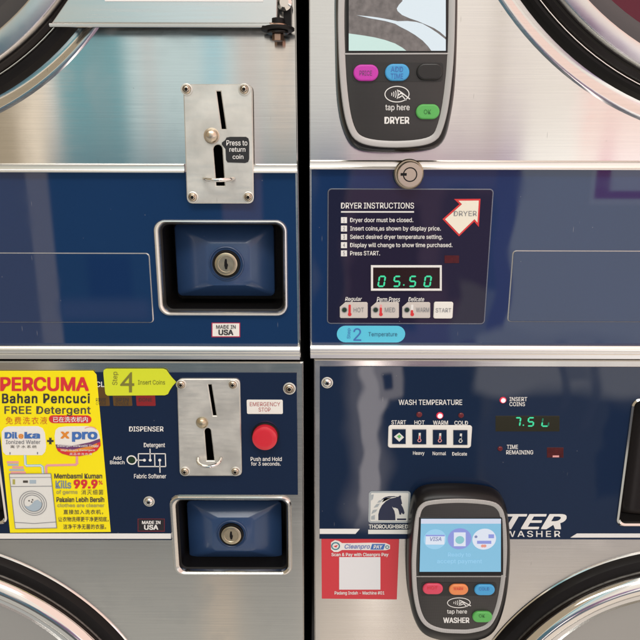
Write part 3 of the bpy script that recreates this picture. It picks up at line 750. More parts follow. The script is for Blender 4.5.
def lamp_lens(px, py, r, lit):
    mb = MB(); x, z = at(px, py, .003)
    lathe(mb, x, z, [(r,.0015)]+[(r*math.cos(a), .0018+r*.5*math.sin(a)) for a in (.2,.5,.8)], REDHALO if lit else REDOFF, 28, cap=not lit)
    if lit: lathe(mb, x, z, [(r*math.cos(.8),.0018+r*.5*math.sin(.8)),(r*.45,.0018+r*.5),(r*.1,.0018+r*.55)], REDLIT, 28)
    return mb.build('indicator_lamp', cp2)
lamp_lens(419.4,415,.0032,False); lamp_lens(440,416,.0038,True); lamp_lens(461.3,415.8,.0030,False); lamp_lens(503.3,400.5,.0036,True); lamp_lens(500.4,449.2,.0028,False)
mb = MB(); plate(mb, quad(495.6,416,559.6,431.5,.002), .0012, .0020, OLIVEWIN, .0002); dw = mb.build('display_window', cp2)
mb = MB(); dd = .0024
digit(mb, 514.6, 417.8, 426, 5.0, 'abc', dd, LED, 1.2); digit(mb, 527.6, 417.8, 426, 5.4, 'afgcd', dd, LED, 1.2); digit(mb, 541.8, 418, 426.2, 6.4, 'de', dd, LED, 1.2); digit(mb, 541.8, 418, 426.2, 6.4, 'cf', dd, LEDDIM, 1.2)
sheet(mb, circle(*at(523.4,425.2,dd), .0008, 12), dd, LED, .0001)
mb.build('display_digits', dw)
mb = MB(); plate(mb, quad(547,447.6,563.6,457.8,.002), .0012, .0019, REDWIN, .0002); sheet(mb, quad(552.6,455.4,559,457.2,.002), .0022, PINKPR, .0001); mb.build('sensor_window', cp2)
screw(cp2, 327.2,382.5,.0016,'dome',.0048)
grip(wr, 623.2, 397.6, 697, 525, False)
door(wr, .4175, -.6632, None, .2433, .2280, .2268, .2021, (TEALRIM, GREYDRUM))

# ================================================================== CARD READERS
def catmull(P, n):
    """closed smooth curve through P, n points evenly along it"""
    Q = []; m = len(P)
    for i in range(m):
        p0, p1, p2, p3 = [Vector(P[(i+k-1)%m]) for k in range(4)]
        for k in range(8):
            t = k/8; Q.append(.5*((2*p1)+(p2-p0)*t+(2*p0-5*p1+4*p2-p3)*t*t+(3*p1-p0-3*p2+p3)*t**3))
    Lg = [0.]
    for i in range(len(Q)): Lg.append(Lg[-1]+(Q[(i+1)%len(Q)]-Q[i]).length)
    out = []; j = 0
    for k in range(n):
        s = Lg[-1]*k/n
        while Lg[j+1] < s: j += 1
        t = (s-Lg[j])/max(1e-9, Lg[j+1]-Lg[j]); q = Q[j]*(1-t)+Q[(j+1)%len(Q)]*t; out.append((q.x,q.y))
    return out
def reader_body(root, outer, ring, ringw, DF):
    """moulded hull, silver ring and grey face"""
    n = 120
    # outlines start at the bottom centre and run the same way round
    lo = catmull([at(*p, .010) for p in outer], n); lr = catmull([at(*p, DF) for p in ring], n)
    if area(lo) < 0: lo = [lo[0]]+lo[:0:-1]
    if area(lr) < 0: lr = [lr[0]]+lr[:0:-1]
    def mix(t): return [(a[0]*(1-t)+b[0]*t, a[1]*(1-t)+b[1]*t) for a, b in zip(lo, lr)]
    mb = MB(); mb.loft([xyz(offset(lo,.003),.0006), xyz(lo,.004), xyz(lo,.010), xyz(mix(.3),DF-.0055), xyz(mix(.75),DF-.0012), xyz(lr,DF)], HULL)
    mb.build('reader_hull', root)
    li = offset(lr, ringw)
    mb = MB(); mb.loft([xyz(lr,DF-.0004), xyz(offset(lr,.0009),DF+.0010), xyz(offset(lr,ringw*.6),DF+.0011), xyz(li,DF+.0002), xyz(offset(lr,ringw+.0004),DF-.0006)], RINGM, cap1=False)
    mb.build('silver_ring', root)
    mb = MB(); mb.loft([xyz(offset(lr,ringw*.9),DF-.0003), xyz(offset(lr,ringw+.0012),DF+.0003)], FACE)
    return mb.build('face', root)
def pill(parent, name, px, py, w, h, d, m, label, lm, ht=.0026):
    mb = MB(); o = prr(px-w/2,py-h/2,px+w/2,py+h/2,.02,d)
    plate(mb, o, d-.001, d+ht, m, .0014, round_n=3)
    if label:
        for k, s in enumerate(label):
            n = len(label); hh = h*.30; yy = py+(k-(n-1)/2)*hh*1.35
            ww = w*(.5 if len(s) > 2 else .3)
            text(mb, s, px-ww/2, yy-hh/2, px+ww/2, yy+hh/2, d+ht+.0003, lm)
    return mb.build(name, parent, angle=14)
def contactless(mb, px, py, w, h, d):
    """oval with waves and a hand holding a card"""
    x, z = at(px, py, d); q = rect(px-w/2, py-h/2, px+w/2, py+h/2, d); rx = (q[1]-q[0])/2; rz = (q[3]-q[2])/2*.92
    N = 44
    a = circle(x, z, rx, N, rz); b = circle(x, z, rx-.0008, N, rz-.0008)
    mb.loft([xyz(a,d-.0002), xyz(a,d+.0001), xyz(b,d+.0001), xyz(b,d-.0002)], WHITE, cap1=False)
    for k in range(4):
        r = rz*(.28+.2*k); pts = [(x-rx*.42+rx*.16*k+r*.35*math.cos(t)-r*.3, z+r*.8*math.sin(t)) for t in [-.9+1.8*j/6 for j in range(7)]]
        strip(mb, pts, .0007, d, WHITE)
    strip(mb, [(x+rx*.1,z+rz*.45),(x+rx*.45,z+rz*.1),(x+rx*1.05,z-rz*.6)], .0010, d+.00003, WHITE)
    strip(mb, [(x+rx*.05,z-rz*.2),(x+rx*.3,z+rz*.12),(x+rx*.55,z-rz*.05)], .0010, d+.00006, WHITE)
    strip(mb, [(x+rx*.12,z-rz*.45),(x+rx*.42,z-rz*.18),(x+rx*.75,z-rz*.75)], .0009, d+.00009, WHITE)
DF = .0235
# upper
ru = thing('card_reader', 'larger showing card reader with magenta, blue and blank black keys above the dryer lock', 'card reader', (X(397,150),0,Z(397,152)), 'card readers')
UO = [(397,152.6),(420,151.4),(436.5,147.6),(445.5,137),(450.5,117),(454.2,92),(456,60),(457,0),(456,-35),(449,-56),(430,-66),(397,-69),(364,-66),(345,-57),(337,-38),(335,-5),(335.4,45),(336.4,85),(338.6,108),(342.5,126),(349.5,142),(359,149.6),(374,152.2)]
UR = [(397,148),(422,146),(436,140.6),(442.8,130),(449,105),(453.8,62),(455.6,12),(455,-25),(448.5,-45),(430,-54),(397,-56.5),(364,-54),(347,-46),(339.5,-27),(337.4,8),(338,50),(340.2,87),(344.2,116),(350,133.5),(358,142),(373,146.6)]
fu = reader_body(ru, UO, UR, .0062, DF)
fd = DF+.0003
mb = MB(); plate(mb, quad(346.4,-40,447.6,52.2,fd), fd-.001, fd+.0006, HULL, .0005); sf = mb.build('screen', fu)
sd = fd+.0009
mb = MB(); sheet(mb, quad(348.8,-30,445.6,51,sd), sd, SCRGREY, .0002)  # grey ground under wavy pale and mint patches
def rg(p): return [(335+x/4, y/4) for x, y in p]
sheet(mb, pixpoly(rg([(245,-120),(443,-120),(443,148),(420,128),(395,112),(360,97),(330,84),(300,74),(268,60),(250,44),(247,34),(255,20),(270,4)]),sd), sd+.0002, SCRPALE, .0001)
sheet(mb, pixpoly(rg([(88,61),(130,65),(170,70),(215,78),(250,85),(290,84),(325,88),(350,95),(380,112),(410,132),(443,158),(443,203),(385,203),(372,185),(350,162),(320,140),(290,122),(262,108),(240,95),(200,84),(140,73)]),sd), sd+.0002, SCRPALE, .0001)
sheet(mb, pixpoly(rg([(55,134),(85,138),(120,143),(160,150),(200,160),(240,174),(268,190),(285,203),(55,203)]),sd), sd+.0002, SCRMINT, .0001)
mb.build('screen_layer', sf)
mb = MB(); strip(mb, [at(344.8,53.9,fd),at(449.6,53.6,fd)], .0012, fd+.0004, RINGM, .0004)
sheet(mb, prr(352.5,62.5,443.2,81.5,.003,fd), fd+.0003, FACE2)
mb.build('key_bed', fu)
pill(fu, 'price_key', 365.8, 73, 25, 16.4, fd, MAGENTA, ['PRICE'], PURPR)
pill(fu, 'time_key', 397, 72.6, 24.4, 17, fd, SKYKEY, ['ADD','TIME'], BLUEPR)
pill(fu, 'blank_key', 429.6, 71.8, 26.4, 16.6, fd, BLANKKEY, None, None)
pill(fu, 'ok_key', 427.5, 111.8, 23.6, 15, fd, GREENKEY, ['OK'], KEYGRN)
mb = MB(); td = fd+.0004
contactless(mb, 397, 94.2, 25, 18, td)
text(mb, 'tap here', 385.3, 104.3, 409.6, 111.8, td, WHITE, bold=.01)
text(mb, 'DRYER', 384.4, 116.8, 409.4, 123.8, td, WHITE, bold=.035)
mb.build('lettering', fu)
# lower
rl = thing('card_reader', 'card reader with light blue lit screen and a row of red, orange and blue keys', 'card reader', (X(458,640),0,Z(458,641)), 'card readers')
LO = [(458,641.5),(472,641),(486,637),(496,627),(503.5,607),(508,582),(509.8,552),(508.6,522),(505,503),(498,493),(485,488.2),(460,486),(434,486.6),(421,489.4),(413.5,497),(409.6,514),(408,540),(407.4,570),(409.4,600),(415,621),(424,634),(440,640)]
LR = [(458,633.4),(471,633),(487,628.6),(495.4,619),(501.6,602),(506,575),(507.4,545),(505.4,518),(500.4,506),(489,500.6),(460,498.4),(431,500.2),(420.4,504.6),(415.4,515),(412.6,540),(411.4,566),(412.8,593),(417.4,614),(425.4,626),(440,632)]
fl = reader_body(rl, LO, LR, .0052, DF)
mb = MB(); plate(mb, pixpoly([(418.6,575),(503.4,575),(502.6,517),(418.8,517)],fd), fd-.001, fd+.0006, HULL, .0005); sf = mb.build('screen', fl)
mb = MB(); S = sd
sheet(mb, pixpoly([(419.6,571.8),(500.9,571.8),(501.0,518.8),(421.0,518.8)],S), S, SCRBLUE, .0002)
sheet(mb, pixpoly([(420.9,523.6),(500.9,523.6),(501.0,518.8),(421.0,518.8)],S), S+.0002, SCRBAR, .0001)
def disc(px, py, rx, m, d): sheet(mb, circle(*at(px,py,d), rx, 40), d, m, .0001)
disc(435,539.3,.0122,SCRLINE,S+.0002); disc(459.6,538.8,.0128,SCRPUR,S+.0002); disc(484.2,539.2,.0128,SCRLIT,S+.0002)
sheet(mb, prr(425.6,534.6,444.6,544.4,.0012,S), S+.0004, SCRLIT, .0001); sheet(mb, quad(425.6,534.6,444.6,536,S), S+.0005, SCRPUR, .0001)
text(mb, 'VISA', 430, 537, 441.4, 541, S+.0006, SCRINK, bold=.02, shear=.2)
sheet(mb, quad(453.8,532.2,465.6,546,S), S+.0004, SCRLIT, .0001); disc(459.8,540,.0048,SCRGRN,S+.0005)
sheet(mb, quad(477,540.6,491.2,543.6,S), S+.0004, SCRPUR, .0001); sheet(mb, quad(488.4,534.2,494,538,S), S+.0004, SCRPUR, .0001); disc(476,536.8,.0016,SCRINK,S+.0004); disc(482.6,546,.0018,SCRORG,S+.0004); disc(484.8,546,.0018,SCRORG,S+.0005)
text(mb, 'Ready to', 448, 552.6, 470.6, 557.6, S+.0003, SCRLINE, bold=.015)
text(mb, 'accept payment', 437, 559.4, 482, 564.4, S+.0003, SCRLINE, bold=.015)
mb.build('screen_layer', sf)
mb = MB(); strip(mb, [at(416,576.4,fd),at(506,576.4,fd)], .0009, fd+.0004, RINGM, .0004)
sheet(mb, prr(421,582.4,496,595.6,.003,fd), fd+.0003, FACE2); mb.build('key_bed', fl)
pill(fl, 'hot_key', 432.6, 588, 20.2, 10.4, fd, ROSE, ['HOT'], REDPR)
pill(fl, 'warm_key', 458.3, 588.7, 19.2, 10.4, fd, PEACH, ['WARM'], REDPR)
pill(fl, 'cold_key', 484.2, 589, 20.4, 10.4, fd, SKYKEY, ['COLD'], BLUEPR)
pill(fl, 'ok_key', 482, 616, 19.8, 10.4, fd, GREENKEY, ['OK'], KEYGRN)
mb = MB()
contactless(mb, 458.8, 602.8, 23.4, 11.4, td)
text(mb, 'tap here', 447, 609.4, 467, 614.6, td, WHITE, bold=.01)
text(mb, 'WASHER', 443.2, 617.4, 469.4, 623, td, WHITE, bold=.035)
mb.build('lettering', fl)

# ================================================================== STICKERS
def sticker(name, label, cat, outline, d, m, t=.0004, group=None):
    """a film stuck on a front; returns the thing and the height of its print"""
    o = ccw(outline); xs = [p[0] for p in o]; zs = [p[1] for p in o]
    root = thing(name, label, cat, ((min(xs)+max(xs))/2, -d, min(zs)), group)
    mb = MB(); mb.loft([xyz(o,d), xyz(o,d+t*.7), xyz(offset(o,t*.4),d+t)], m); mb.build('sheet', root)
    return root, d+t+.0003
# detergent poster
PD = .0017
root, p = sticker('poster', 'yellow detergent poster stuck beside the coloured cycle lights', 'poster',
    [at(10.2,532.6,PD), at(110.8,531.8,PD), at(96.6,374.6,PD), at(93.2,370.6,PD), at(-6.2,370.8,PD)], PD, YELLOW, .0005)
mb = MB()
text(mb, 'PERCUMA', 0.2, 377.0, 88.8, 391.2, p, REDPR, bold=.035)
text(mb, 'Bahan Pencuci', 2.0, 393.4, 89.8, 403.4, p, DKPR, bold=.03, space=1.12)
text(mb, 'FREE Detergent', 4.4, 406.2, 90.6, 416.0, p, GREYPRD := mat('charcoal_print', (.07,.06,.05), .5), bold=.018, space=1.05)
text(mb, '免费洗衣液', 5.6, 416.8, 47.2, 424.2, p, ORPR2 := mat('rust_print', (.62,.14,.02), .45), space=1.25)
sheet(mb, prr(48.8,415.4,91.4,423.2,.02,p), p, REDPR)
text(mb, '已在洗衣机内', 53, 416.6, 87.8, 422.2, p+.0003, WHITE, bold=.02)
text(mb, '+', 47.0, 437.6, 53.6, 444.4, p, DKPR, bold=.06)
text(mb, 'Membasmi Kuman', 54.2, 473.4, 102.2, 478.6, p, GREYPRD, bold=.03)
text(mb, 'Kills', 55.4, 480.4, 71.2, 488.6, p, WATERPR2 := mat('slate_print', (.20,.27,.33), .45), bold=.03)
text(mb, '99.9', 73.6, 479.6, 97.6, 488.6, p, REDPR, bold=.05)
text(mb, '%', 98.6, 480.6, 102.6, 484.6, p, REDPR, bold=.02)
text(mb, 'of germs', 56.2, 490.0, 77.6, 495.0, p, OLIVEPR, bold=.03)
text(mb, '消灭细菌', 81.2, 489.6, 103.2, 494.8, p, GREYPRD, space=1.2)
text(mb, 'Pakaian Lebih Bersih', 56.4, 497.0, 104.2, 502.2, p, GREYPRD, bold=.03)
text(mb, 'clothes are cleaner', 57.2, 503.6, 104.4, 507.2, p, OLIVEPR, bold=.03)
text(mb, '直接加入洗衣机，', 63.4, 509.6, 103, 514.4, p, GREYPRD, bold=.01, space=1.15)
text(mb, '让衣物洗得更干净更彻底，', 58.2, 516.8, 108.5, 521.8, p, GREYPRD, bold=.01)
text(mb, '洁净干净无菌的衣服。', 63.2, 524.2, 106, 529.2, p, GREYPRD, bold=.01, space=1.1)
mb.build('lettering', root)
mb = MB()
sheet(mb, pixpoly([(6,455),(3,452),(2.2,446),(1.6,432),(4,428),(8,426.4),(38,426.2),(42.6,428.4),(44.8,433),(46.2,446),(45,452),(42,455.2)],p), p, WHITESTK)
for k, (s, a, b, m) in enumerate((('Dil',4.6,17.6,BLUEPR),('e',18.4,23.4,ORPR),('ka',24.4,40,BLUEPR))):
    text(mb, s, a, 432.0 if s != 'e' else 434, b, 438.6, p+.0003, m, bold=.04)
text(mb, 'Ionized Water', 5.8, 440.0, 40.4, 444.0, p+.0003, GREYPR, bold=.01)
text(mb, '离子水系统', 10.4, 445.2, 36.6, 448.2, p+.0003, GREYPRD, space=1.3)
sheet(mb, quad(9.5,452.2,10.6,454.4,p), p+.0002, GREYPR); sheet(mb, quad(37,452,38.1,454.2,p), p+.0002, GREYPR)
mb.build('water_badge', root)
mb = MB()
sheet(mb, pixpoly([(55.4,445),(54.6,436),(55.6,430),(58.6,427.4),(66,426.4),(88,426.2),(94,427.6),(98,431),(99.8,437),(100.2,443),(92,446),(72,447.6)],p), p, WHITESTK)
sheet(mb, pixpoly([(55.6,444.4),(72,445.8),(90,442.2),(99.8,438.6),(100.4,441.6),(90,446),(72,449.8),(56.4,448)],p), p+.0002, PURPR)
sheet(mb, pixpoly([(56.4,448),(72,449.8),(90,446),(100.4,441.6),(100.6,445.6),(97,450.6),(90,454),(80,456),(70,455.8),(62,453.6),(58,451)],p), p+.0002, REDPR)
sheet(mb, pixpoly([(60,448.6),(72,449.8),(90,446),(97,443),(97,446.4),(88,450),(74,452.4),(62,451)],p), p+.00035, ORPR)
text(mb, 'X', 60.4, 431.6, 69.4, 438.6, p+.0003, ORPR, bold=.05)
text(mb, 'pro', 72, 431.8, 97.4, 441.8, p+.0003, BLUEPR, bold=.045)
text(mb, 'Detergen Berkualiti Tinggi', 57.6, 444.6, 98.5, 447.4, p+.0005, WHITE, bold=.01)
text(mb, 'High Grade Detergent', 61, 449.2, 95, 451.4, p+.0005, WHITE, bold=.01)
text(mb, '高品质洗衣液', 69.6, 452.8, 92, 455.2, p+.0005, WHITE, space=1.2)
strip(mb, [at(90+7*math.cos(t),431.4-4.6*math.sin(t),p) for t in [.5+.27*k for k in range(8)]], .0008, p+.0003, PINKPR)
mb.build('detergent_badge', root)
mb = MB()
for pts, m in (([(25,455.2),(25.4,464.4),(27,465.8),(40.6,465.6),(42.4,467),(43.2,473.8)],SKYPR),([(76.8,456),(77,463.4),(75.4,464.8),(47.4,465.4),(46,467),(46.4,473.8)],PINKPR)): strip(mb, [at(x,y,p) for x,y in pts], .0026, p, m)
strip(mb, [at(x,y,p) for x,y in [(24.8,455.2),(25.2,464.6),(27,465.8),(40.4,465.7),(42.2,467),(43,473.8)]], .0010, p+.0003, WHITE)
for k, (a, b, m) in enumerate(((6.8,18.6,PINKPR),(7.2,18,WATERPR),(11.4,22.6,PINKPR),(8,23,WATERPR),(9,24,PINKPR))): sheet(mb, quad(a+.4*k,461.2+2.6*k,b+.4*k,463.2+2.6*k,p), p, m)
sheet(mb, pixpoly([(15.2,528.6),(56.6,528),(50.8,473.8),(9.2,474)],p), p+.0004, PALEPR)
q = p+.0007
def pl(pts, w=.0006, m=GREYPR): strip(mb, [at(x,y,q) for x,y in pts], w, q, m)
pl([(15.2,528.6),(56.6,528),(50.8,473.8),(9.2,474),(15.2,528.6)]); pl([(10.6,486.6),(52,486.2)]); pl([(9.6,477.6),(51.2,477.4)],.0004); pl([(14.6,522.4),(34,523.6),(56,522)])
sheet(mb, quad(23,480.6,27.8,482.8,q), q, GREYPRD); sheet(mb, quad(29.6,480,36,483.6,q), q, WATERPR); sheet(mb, quad(12.6,479.4,15,484.4,q), q, OLIVEPR)
cx, cz = at(33,503.2,q)
for r in (.0152,.0128,.0104): lathe(mb, cx, cz, [(r,q),(r,q+.0002),(r-.0006,q+.0002)], GREYPR, 40, cap=False)
wave = [(cx+.0101*math.cos(t),cz+.0101*math.sin(t)) for t in [math.radians(200+k*16) for k in range(11)]]+[(cx+.0055,cz+.0042),(cx+.0018,cz+.0026),(cx-.0018,cz-.0016),(cx-.0052,cz-.0042)]
sheet(mb, wave, q+.0002, WATERPR)
for a, b in ((-.004,.003),(.0,.0042),(-.0012,.0016)): sheet(mb, circle(cx+a,cz+b,.0008,10), q+.0003, GREYPRD)
mb.build('washer_drawing', root)
# step stickers
STEPINK = mat('step_print', (.20,.19,.03), .5)
root, p = sticker('step_sticker', 'lime yellow arrow shaped sticker reading step 4 Insert Coins', 'sticker',
    pixpoly([(107.6,395.6),(105.6,394),(105,391),(103.4,373),(103.8,370),(106,368.6),(163,368.6),(166.4,369.8),(169.4,374),(172,377.4),(176.4,382),(173,385.6),(170,390),(168,394),(165,395.2)],.0022), .0022, LIME, .0004)
mb = MB()
text(mb, '4', 120.2, 372.2, 134.2, 392.4, p, STEPINK, bold=.0); text(mb, 'Step', 112.2, 371.8, 118.6, 385, p, STEPINK, rot=1); text(mb, 'Insert Coins', 138, 380.0, 165, 384.6, p, OLIVEPR2 := mat('moss_print', (.13,.14,.02), .5)); mb.build('lettering', root)
root, p = sticker('step_sticker', 'cyan pill shaped sticker reading step 2 Temperature', 'sticker', prr(336.8,325.8,405.2,342.4,.02,.0012), .0010, CYAN, .0004)
mb = MB()
text(mb, '2', 353.4, 328.2, 361.2, 340.8, p, BLUEPR); text(mb, 'Step', 347, 328.4, 351.2, 338.6, p, BLUEPR, rot=1); text(mb, 'Temperature', 368.4, 332.2, 397.2, 337.4, p, mat('steel_blue_print', (.03,.12,.22), .5)); mb.build('lettering', root)
root, p = sticker('arrow_sticker', 'cream arrow sticker with red edge pointing up to the right, reading dryer', 'sticker',
    pixpoly([(454,199),(480.5,198.8),(478.8,227),(474.2,221.6),(459,236.4),(442.5,219.2),(459.4,204.2)],.0022), .0020, REDPR, .0003)
mb = MB(); o = offset(ccw(pixpoly([(454,199),(480.5,198.8),(478.8,227),(474.2,221.6),(459,236.4),(442.5,219.2),(459.4,204.2)],.0022)),.0017)
sheet(mb, o, p, CREAM); text(mb, 'DRYER', 453.8, 211.0, 476.8, 216.0, p+.0003, GREYPR); mb.build('lettering', root)
root, p = sticker('warning_label', 'white label reading emergency stop above the red button', 'sticker', prr(246.8,399.8,282.8,414.0,.0015,.002), .0016, WHITESTK)
mb = MB(); THRED = mat('faded_red_print', (.45,.12,.12), .5); text(mb, 'EMERGENCY', 249.8, 402.2, 280.2, 406.2, p, THRED); text(mb, 'STOP', 258.6, 407.6, 270.6, 411.6, p, THRED); mb.build('lettering', root)
def made(px0, py0, px1, py1, d, dark, label):
    root, p = sticker('origin_label', label, 'sticker', quad(px0,py0,px1,py1,d), d, mat('crimson_print', (.45,.02,.07), .45) if not dark else mat('dark_crimson_print', (.12,.008,.022), .4), .0003)
    mb = MB(); e = .9
    sheet(mb, quad(px0+e,py0+e,px1-e,py1-e,p), p-.0001, WHITESTK if not dark else mat('black_label', (.016,.014,.02), .3))
    c = DKPR if not dark else WHITE; h = py1-py0; w = px1-px0
    text(mb, 'MADE IN', px0+w*.16, py0+h*.17, px1-w*.16, py0+h*.42, p+.0003, c, bold=.012 if not dark else .03); text(mb, 'USA', px0+w*.24, py0+h*.48, px1-w*.24, py0+h*.86, p+.0003, c, bold=.04)
    mb.build('lettering', root)
made(211.6,322.6,240.2,337.2,.0010,False,'white made in USA label with red border under the upper coin box')
made(137.6,518.6,164.8,531.6,.0017,True,'dark made in USA label beside the lower coin box')
root, p = sticker('return_label', 'black press to return coin tag stuck on the upper coin plate', 'sticker',
    pixpoly([(227.5,162.4),(226,160),(225.4,149),(221.8,144.6),(221.8,142.6),(225.2,140),(226.4,137.6),(230,136.8),(246,136.8),(248.4,138.4),(249.2,142),(249.2,159),(248,162),(245,163)],.0080), .0076, mat('black_tag', (.018,.018,.020), .35), .0004)
mb = MB()
text(mb, 'Press to', 226.4, 140.2, 247.4, 145.6, p, WHITE, bold=.012); text(mb, 'return', 229.4, 147.4, 245.4, 151.8, p, WHITE, bold=.012); text(mb, 'coin', 232.6, 154.4, 243.4, 159.0, p, WHITE, bold=.012); mb.build('lettering', root)
# payment sticker
root, p = sticker('payment_sticker', 'red square payment sticker with white panel on steel under the horse emblem', 'sticker', pixpoly([(321.8,598.6),(396.8,599.4),(399.2,538.8),(321.4,538.2)],.0008), .0006, REDSTK, .0004)
mb = MB()
sheet(mb, quad(339.2,557.2,380.4,589.6,p), p, mat('paper_white', (.76,.77,.80), .5))
sheet(mb, pixpoly([(331,549.4),(331,542.6),(335,540.2),(339,541.2),(342,543.2),(352,543.2),(371,542.8),(386,543.2),(390,545),(390,549),(386,550.2),(371,550.2),(352,550),(342,550),(338,552),(334,552)],p), p, WHITE)
TEALP = mat('teal_print', (.03,.20,.26), .45)
x_, z_ = at(335.6,546,p); lathe(mb, x_, z_, [(.0050,p+.0001),(.0050,p+.0003),(.0037,p+.0003)], TEALP, 28, cap=False); sheet(mb, [(x_-.0022,z_-.0002),(x_+.0006,z_-.0018),(x_+.0024,z_+.0014)], p+.0004, REDPR)
text(mb, 'Cleanpro', 344.6, 544.2, 370.0, 549.8, p+.0003, mat('lilac_print', (.16,.22,.52), .45), bold=.015, shear=.25)
sheet(mb, pixpoly([(370.4,549.4),(383.4,549.4),(385.2,544.0),(372.2,544.0)],p), p+.0003, BLUEPR); text(mb, 'PAY', 373.4, 545.0, 382.6, 548.6, p+.0006, WHITE, bold=.03, shear=.2)
x_, z_ = at(387.2,547,p); lathe(mb, x_, z_, [(.0022,p+.0001),(.0022,p+.0003),(.0014,p+.0003)], TEALP, 20, cap=False)
text(mb, 'Scan & Pay with Cleanpro Pay', 331.4, 552.8, 388.4, 557.0, p, WHITE, bold=.025)
text(mb, 'Padang Indah - Machine #01', 334.6, 591.2, 384.4, 595.4, p, WHITE, bold=.02)
mb.build('lettering', root)

# ------------------------------------------------------------------ light
W = bpy.data.worlds.new('World'); SC.world = W; W.use_nodes = True
nt = W.node_tree; L = nt.links.new; bg = nt.nodes['Background']
tc = nt.nodes.new('ShaderNodeTexCoord'); sep = nt.nodes.new('ShaderNodeSeparateXYZ'); L(tc.outputs['Generated'], sep.inputs[0])
def math_(op, a, b=None, c=None):
    n = nt.nodes.new('ShaderNodeMath'); n.operation = op
    for i, v in enumerate((a,b,c)):
        if v is None: continue
        if isinstance(v, (int,float)): n.inputs[i].default_value = v
        else: L(v, n.inputs[i])
    return n.outputs[0]
den = math_('MAXIMUM', math_('MULTIPLY', sep.outputs['Y'], -1), .04)
U_ = math_('DIVIDE', sep.outputs['X'], den); V_ = math_('DIVIDE', sep.outputs['Z'], den)
comb = nt.nodes.new('ShaderNodeCombineXYZ'); L(U_, comb.inputs[0]); L(V_, comb.inputs[1])
def warp(scale, amp, detail=3):
    n = nt.nodes.new('ShaderNodeTexNoise'); n.inputs['Scale'].default_value = scale; n.inputs['Detail'].default_value = detail; n.noise_dimensions = '2D'
    L(comb.outputs[0], n.inputs['Vector'])
    s = nt.nodes.new('ShaderNodeSeparateColor'); L(n.outputs['Color'], s.inputs[0])
    return math_('ADD', U_, math_('MULTIPLY', math_('SUBTRACT', s.outputs[0], .5), amp)), math_('ADD', V_, math_('MULTIPLY', math_('SUBTRACT', s.outputs[1], .5), amp))
W1 = warp(7, .07, 1); W2 = warp(13, .04, 1)
def step(val, e, s, rising=True):
    n = nt.nodes.new('ShaderNodeMapRange'); n.interpolation_type = 'SMOOTHSTEP'
    n.inputs['From Min'].default_value = e-s; n.inputs['From Max'].default_value = e+s
    n.inputs['To Min'].default_value = 0 if rising else 1; n.inputs['To Max'].default_value = 1 if rising else 0
    L(val, n.inputs['Value']); return n.outputs[0]
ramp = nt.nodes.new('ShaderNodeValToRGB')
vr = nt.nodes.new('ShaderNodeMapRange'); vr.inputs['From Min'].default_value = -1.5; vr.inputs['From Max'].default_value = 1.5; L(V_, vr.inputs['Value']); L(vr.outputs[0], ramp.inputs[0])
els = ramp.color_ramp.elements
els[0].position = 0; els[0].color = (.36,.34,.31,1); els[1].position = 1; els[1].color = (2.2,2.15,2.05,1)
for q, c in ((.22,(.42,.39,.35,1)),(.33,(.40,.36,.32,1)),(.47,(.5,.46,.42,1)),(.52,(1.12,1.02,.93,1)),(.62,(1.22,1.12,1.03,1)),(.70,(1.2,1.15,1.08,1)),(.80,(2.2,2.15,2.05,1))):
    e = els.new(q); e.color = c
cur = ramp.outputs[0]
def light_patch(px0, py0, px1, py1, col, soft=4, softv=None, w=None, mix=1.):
    """a soft colour patch painted into the world light, given by where its mirror image shows on the fronts"""
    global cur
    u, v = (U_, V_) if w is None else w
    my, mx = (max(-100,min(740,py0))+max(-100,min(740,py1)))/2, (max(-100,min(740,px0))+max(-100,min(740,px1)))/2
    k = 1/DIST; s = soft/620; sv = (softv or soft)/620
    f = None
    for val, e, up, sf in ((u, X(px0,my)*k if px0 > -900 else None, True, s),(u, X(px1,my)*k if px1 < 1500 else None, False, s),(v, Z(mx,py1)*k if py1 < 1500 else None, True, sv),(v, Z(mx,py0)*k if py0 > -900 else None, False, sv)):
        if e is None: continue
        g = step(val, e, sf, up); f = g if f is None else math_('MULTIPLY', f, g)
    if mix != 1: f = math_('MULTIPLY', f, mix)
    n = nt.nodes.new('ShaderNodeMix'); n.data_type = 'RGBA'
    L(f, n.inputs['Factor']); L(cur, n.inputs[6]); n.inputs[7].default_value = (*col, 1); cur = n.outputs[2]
A, Zz = -1000, 2000
# --- stripes painted into the world light for the upper left steel to reflect
light_patch(A, A, 21, 355, (.50,.41,.29), 2)
light_patch(20, A, 49, 355, (1.15,.98,.78), 2)
light_patch(49, A, 150, 150, (.22,.49,.54), 6)
light_patch(86, A, 104, 150, (.34,.52,.54), 6, mix=.6)
light_patch(122, A, 310, 150, (.78,.95,.96), 8)
light_patch(140, A, 152, 150, (.80,.80,.78), 5)
light_patch(202, A, 222, 150, (.55,.86,.95), 6)
light_patch(234, A, 262, 150, (.85,.78,.72), 8)
light_patch(266, A, 300, 150, (1.0,.86,.74), 8)
light_patch(300, A, 346, 150, (.95,.93,.88), 8)
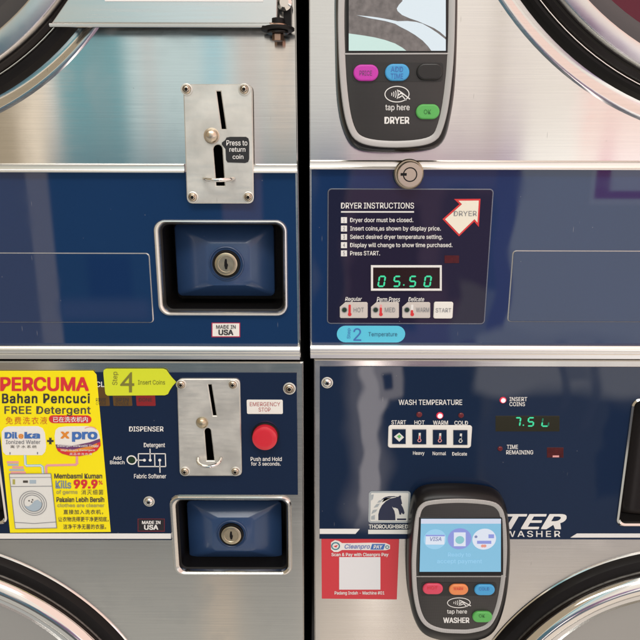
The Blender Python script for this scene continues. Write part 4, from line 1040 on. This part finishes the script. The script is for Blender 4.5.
# --- darker band painted into the world light, reflected by the dryers' lower halves
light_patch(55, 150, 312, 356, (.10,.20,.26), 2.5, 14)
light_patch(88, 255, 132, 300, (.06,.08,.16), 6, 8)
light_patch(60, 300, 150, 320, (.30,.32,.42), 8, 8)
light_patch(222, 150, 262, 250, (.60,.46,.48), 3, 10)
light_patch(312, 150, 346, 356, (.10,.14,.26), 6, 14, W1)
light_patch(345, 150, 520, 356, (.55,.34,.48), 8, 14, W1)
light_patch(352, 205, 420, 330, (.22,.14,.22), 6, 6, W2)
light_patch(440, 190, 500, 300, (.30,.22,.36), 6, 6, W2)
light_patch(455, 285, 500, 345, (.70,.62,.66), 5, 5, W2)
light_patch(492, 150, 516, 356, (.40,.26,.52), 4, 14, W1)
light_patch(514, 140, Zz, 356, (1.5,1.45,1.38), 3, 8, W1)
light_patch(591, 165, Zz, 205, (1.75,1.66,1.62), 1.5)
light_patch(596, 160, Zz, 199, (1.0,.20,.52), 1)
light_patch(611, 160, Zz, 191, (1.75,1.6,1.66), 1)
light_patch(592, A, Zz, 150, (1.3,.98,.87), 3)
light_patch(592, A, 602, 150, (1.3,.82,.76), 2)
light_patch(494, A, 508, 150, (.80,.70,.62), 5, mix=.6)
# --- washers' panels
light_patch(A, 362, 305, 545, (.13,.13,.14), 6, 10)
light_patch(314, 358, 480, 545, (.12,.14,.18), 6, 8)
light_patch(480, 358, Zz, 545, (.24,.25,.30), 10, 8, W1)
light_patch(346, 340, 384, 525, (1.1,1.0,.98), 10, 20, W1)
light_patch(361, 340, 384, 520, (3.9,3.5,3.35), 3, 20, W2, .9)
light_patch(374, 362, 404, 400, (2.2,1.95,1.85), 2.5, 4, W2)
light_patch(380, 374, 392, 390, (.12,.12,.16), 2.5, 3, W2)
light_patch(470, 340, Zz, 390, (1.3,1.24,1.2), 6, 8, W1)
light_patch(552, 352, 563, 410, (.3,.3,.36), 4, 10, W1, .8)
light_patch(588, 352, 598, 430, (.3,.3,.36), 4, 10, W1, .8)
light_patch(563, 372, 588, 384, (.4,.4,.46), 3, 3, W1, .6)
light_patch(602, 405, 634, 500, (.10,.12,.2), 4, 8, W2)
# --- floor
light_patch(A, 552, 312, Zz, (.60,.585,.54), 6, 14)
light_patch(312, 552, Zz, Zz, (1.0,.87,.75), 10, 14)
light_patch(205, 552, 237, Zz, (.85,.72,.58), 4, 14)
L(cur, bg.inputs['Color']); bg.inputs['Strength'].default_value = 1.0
def area_lamp(name, loc, target, sx, sy, power, col):
    l = bpy.data.lights.new(name, 'AREA'); l.shape = 'RECTANGLE'; l.size = sx; l.size_y = sy; l.energy = power; l.color = col
    o = bpy.data.objects.new(name, l); COL.objects.link(o); o.location = loc
    o.rotation_euler = (Vector(target)-Vector(loc)).to_track_quat('-Z','Y').to_euler(); return o
area_lamp('ceiling_lamp', (-.3,-1.6,1.9), (0,0,-.2), 2.2, .5, 30, (1.0,.97,.92))
SC.view_settings.view_transform = 'Standard'; SC.view_settings.look = 'None'; SC.view_settings.exposure = 0; SC.view_settings.gamma = 1
SC.render.engine = 'CYCLES'
SC.cycles.max_bounces = 6; SC.cycles.use_denoising = True; SC.cycles.sample_clamp_indirect = 4
for o in list(bpy.data.objects):
    if 'base' in o: del o['base']
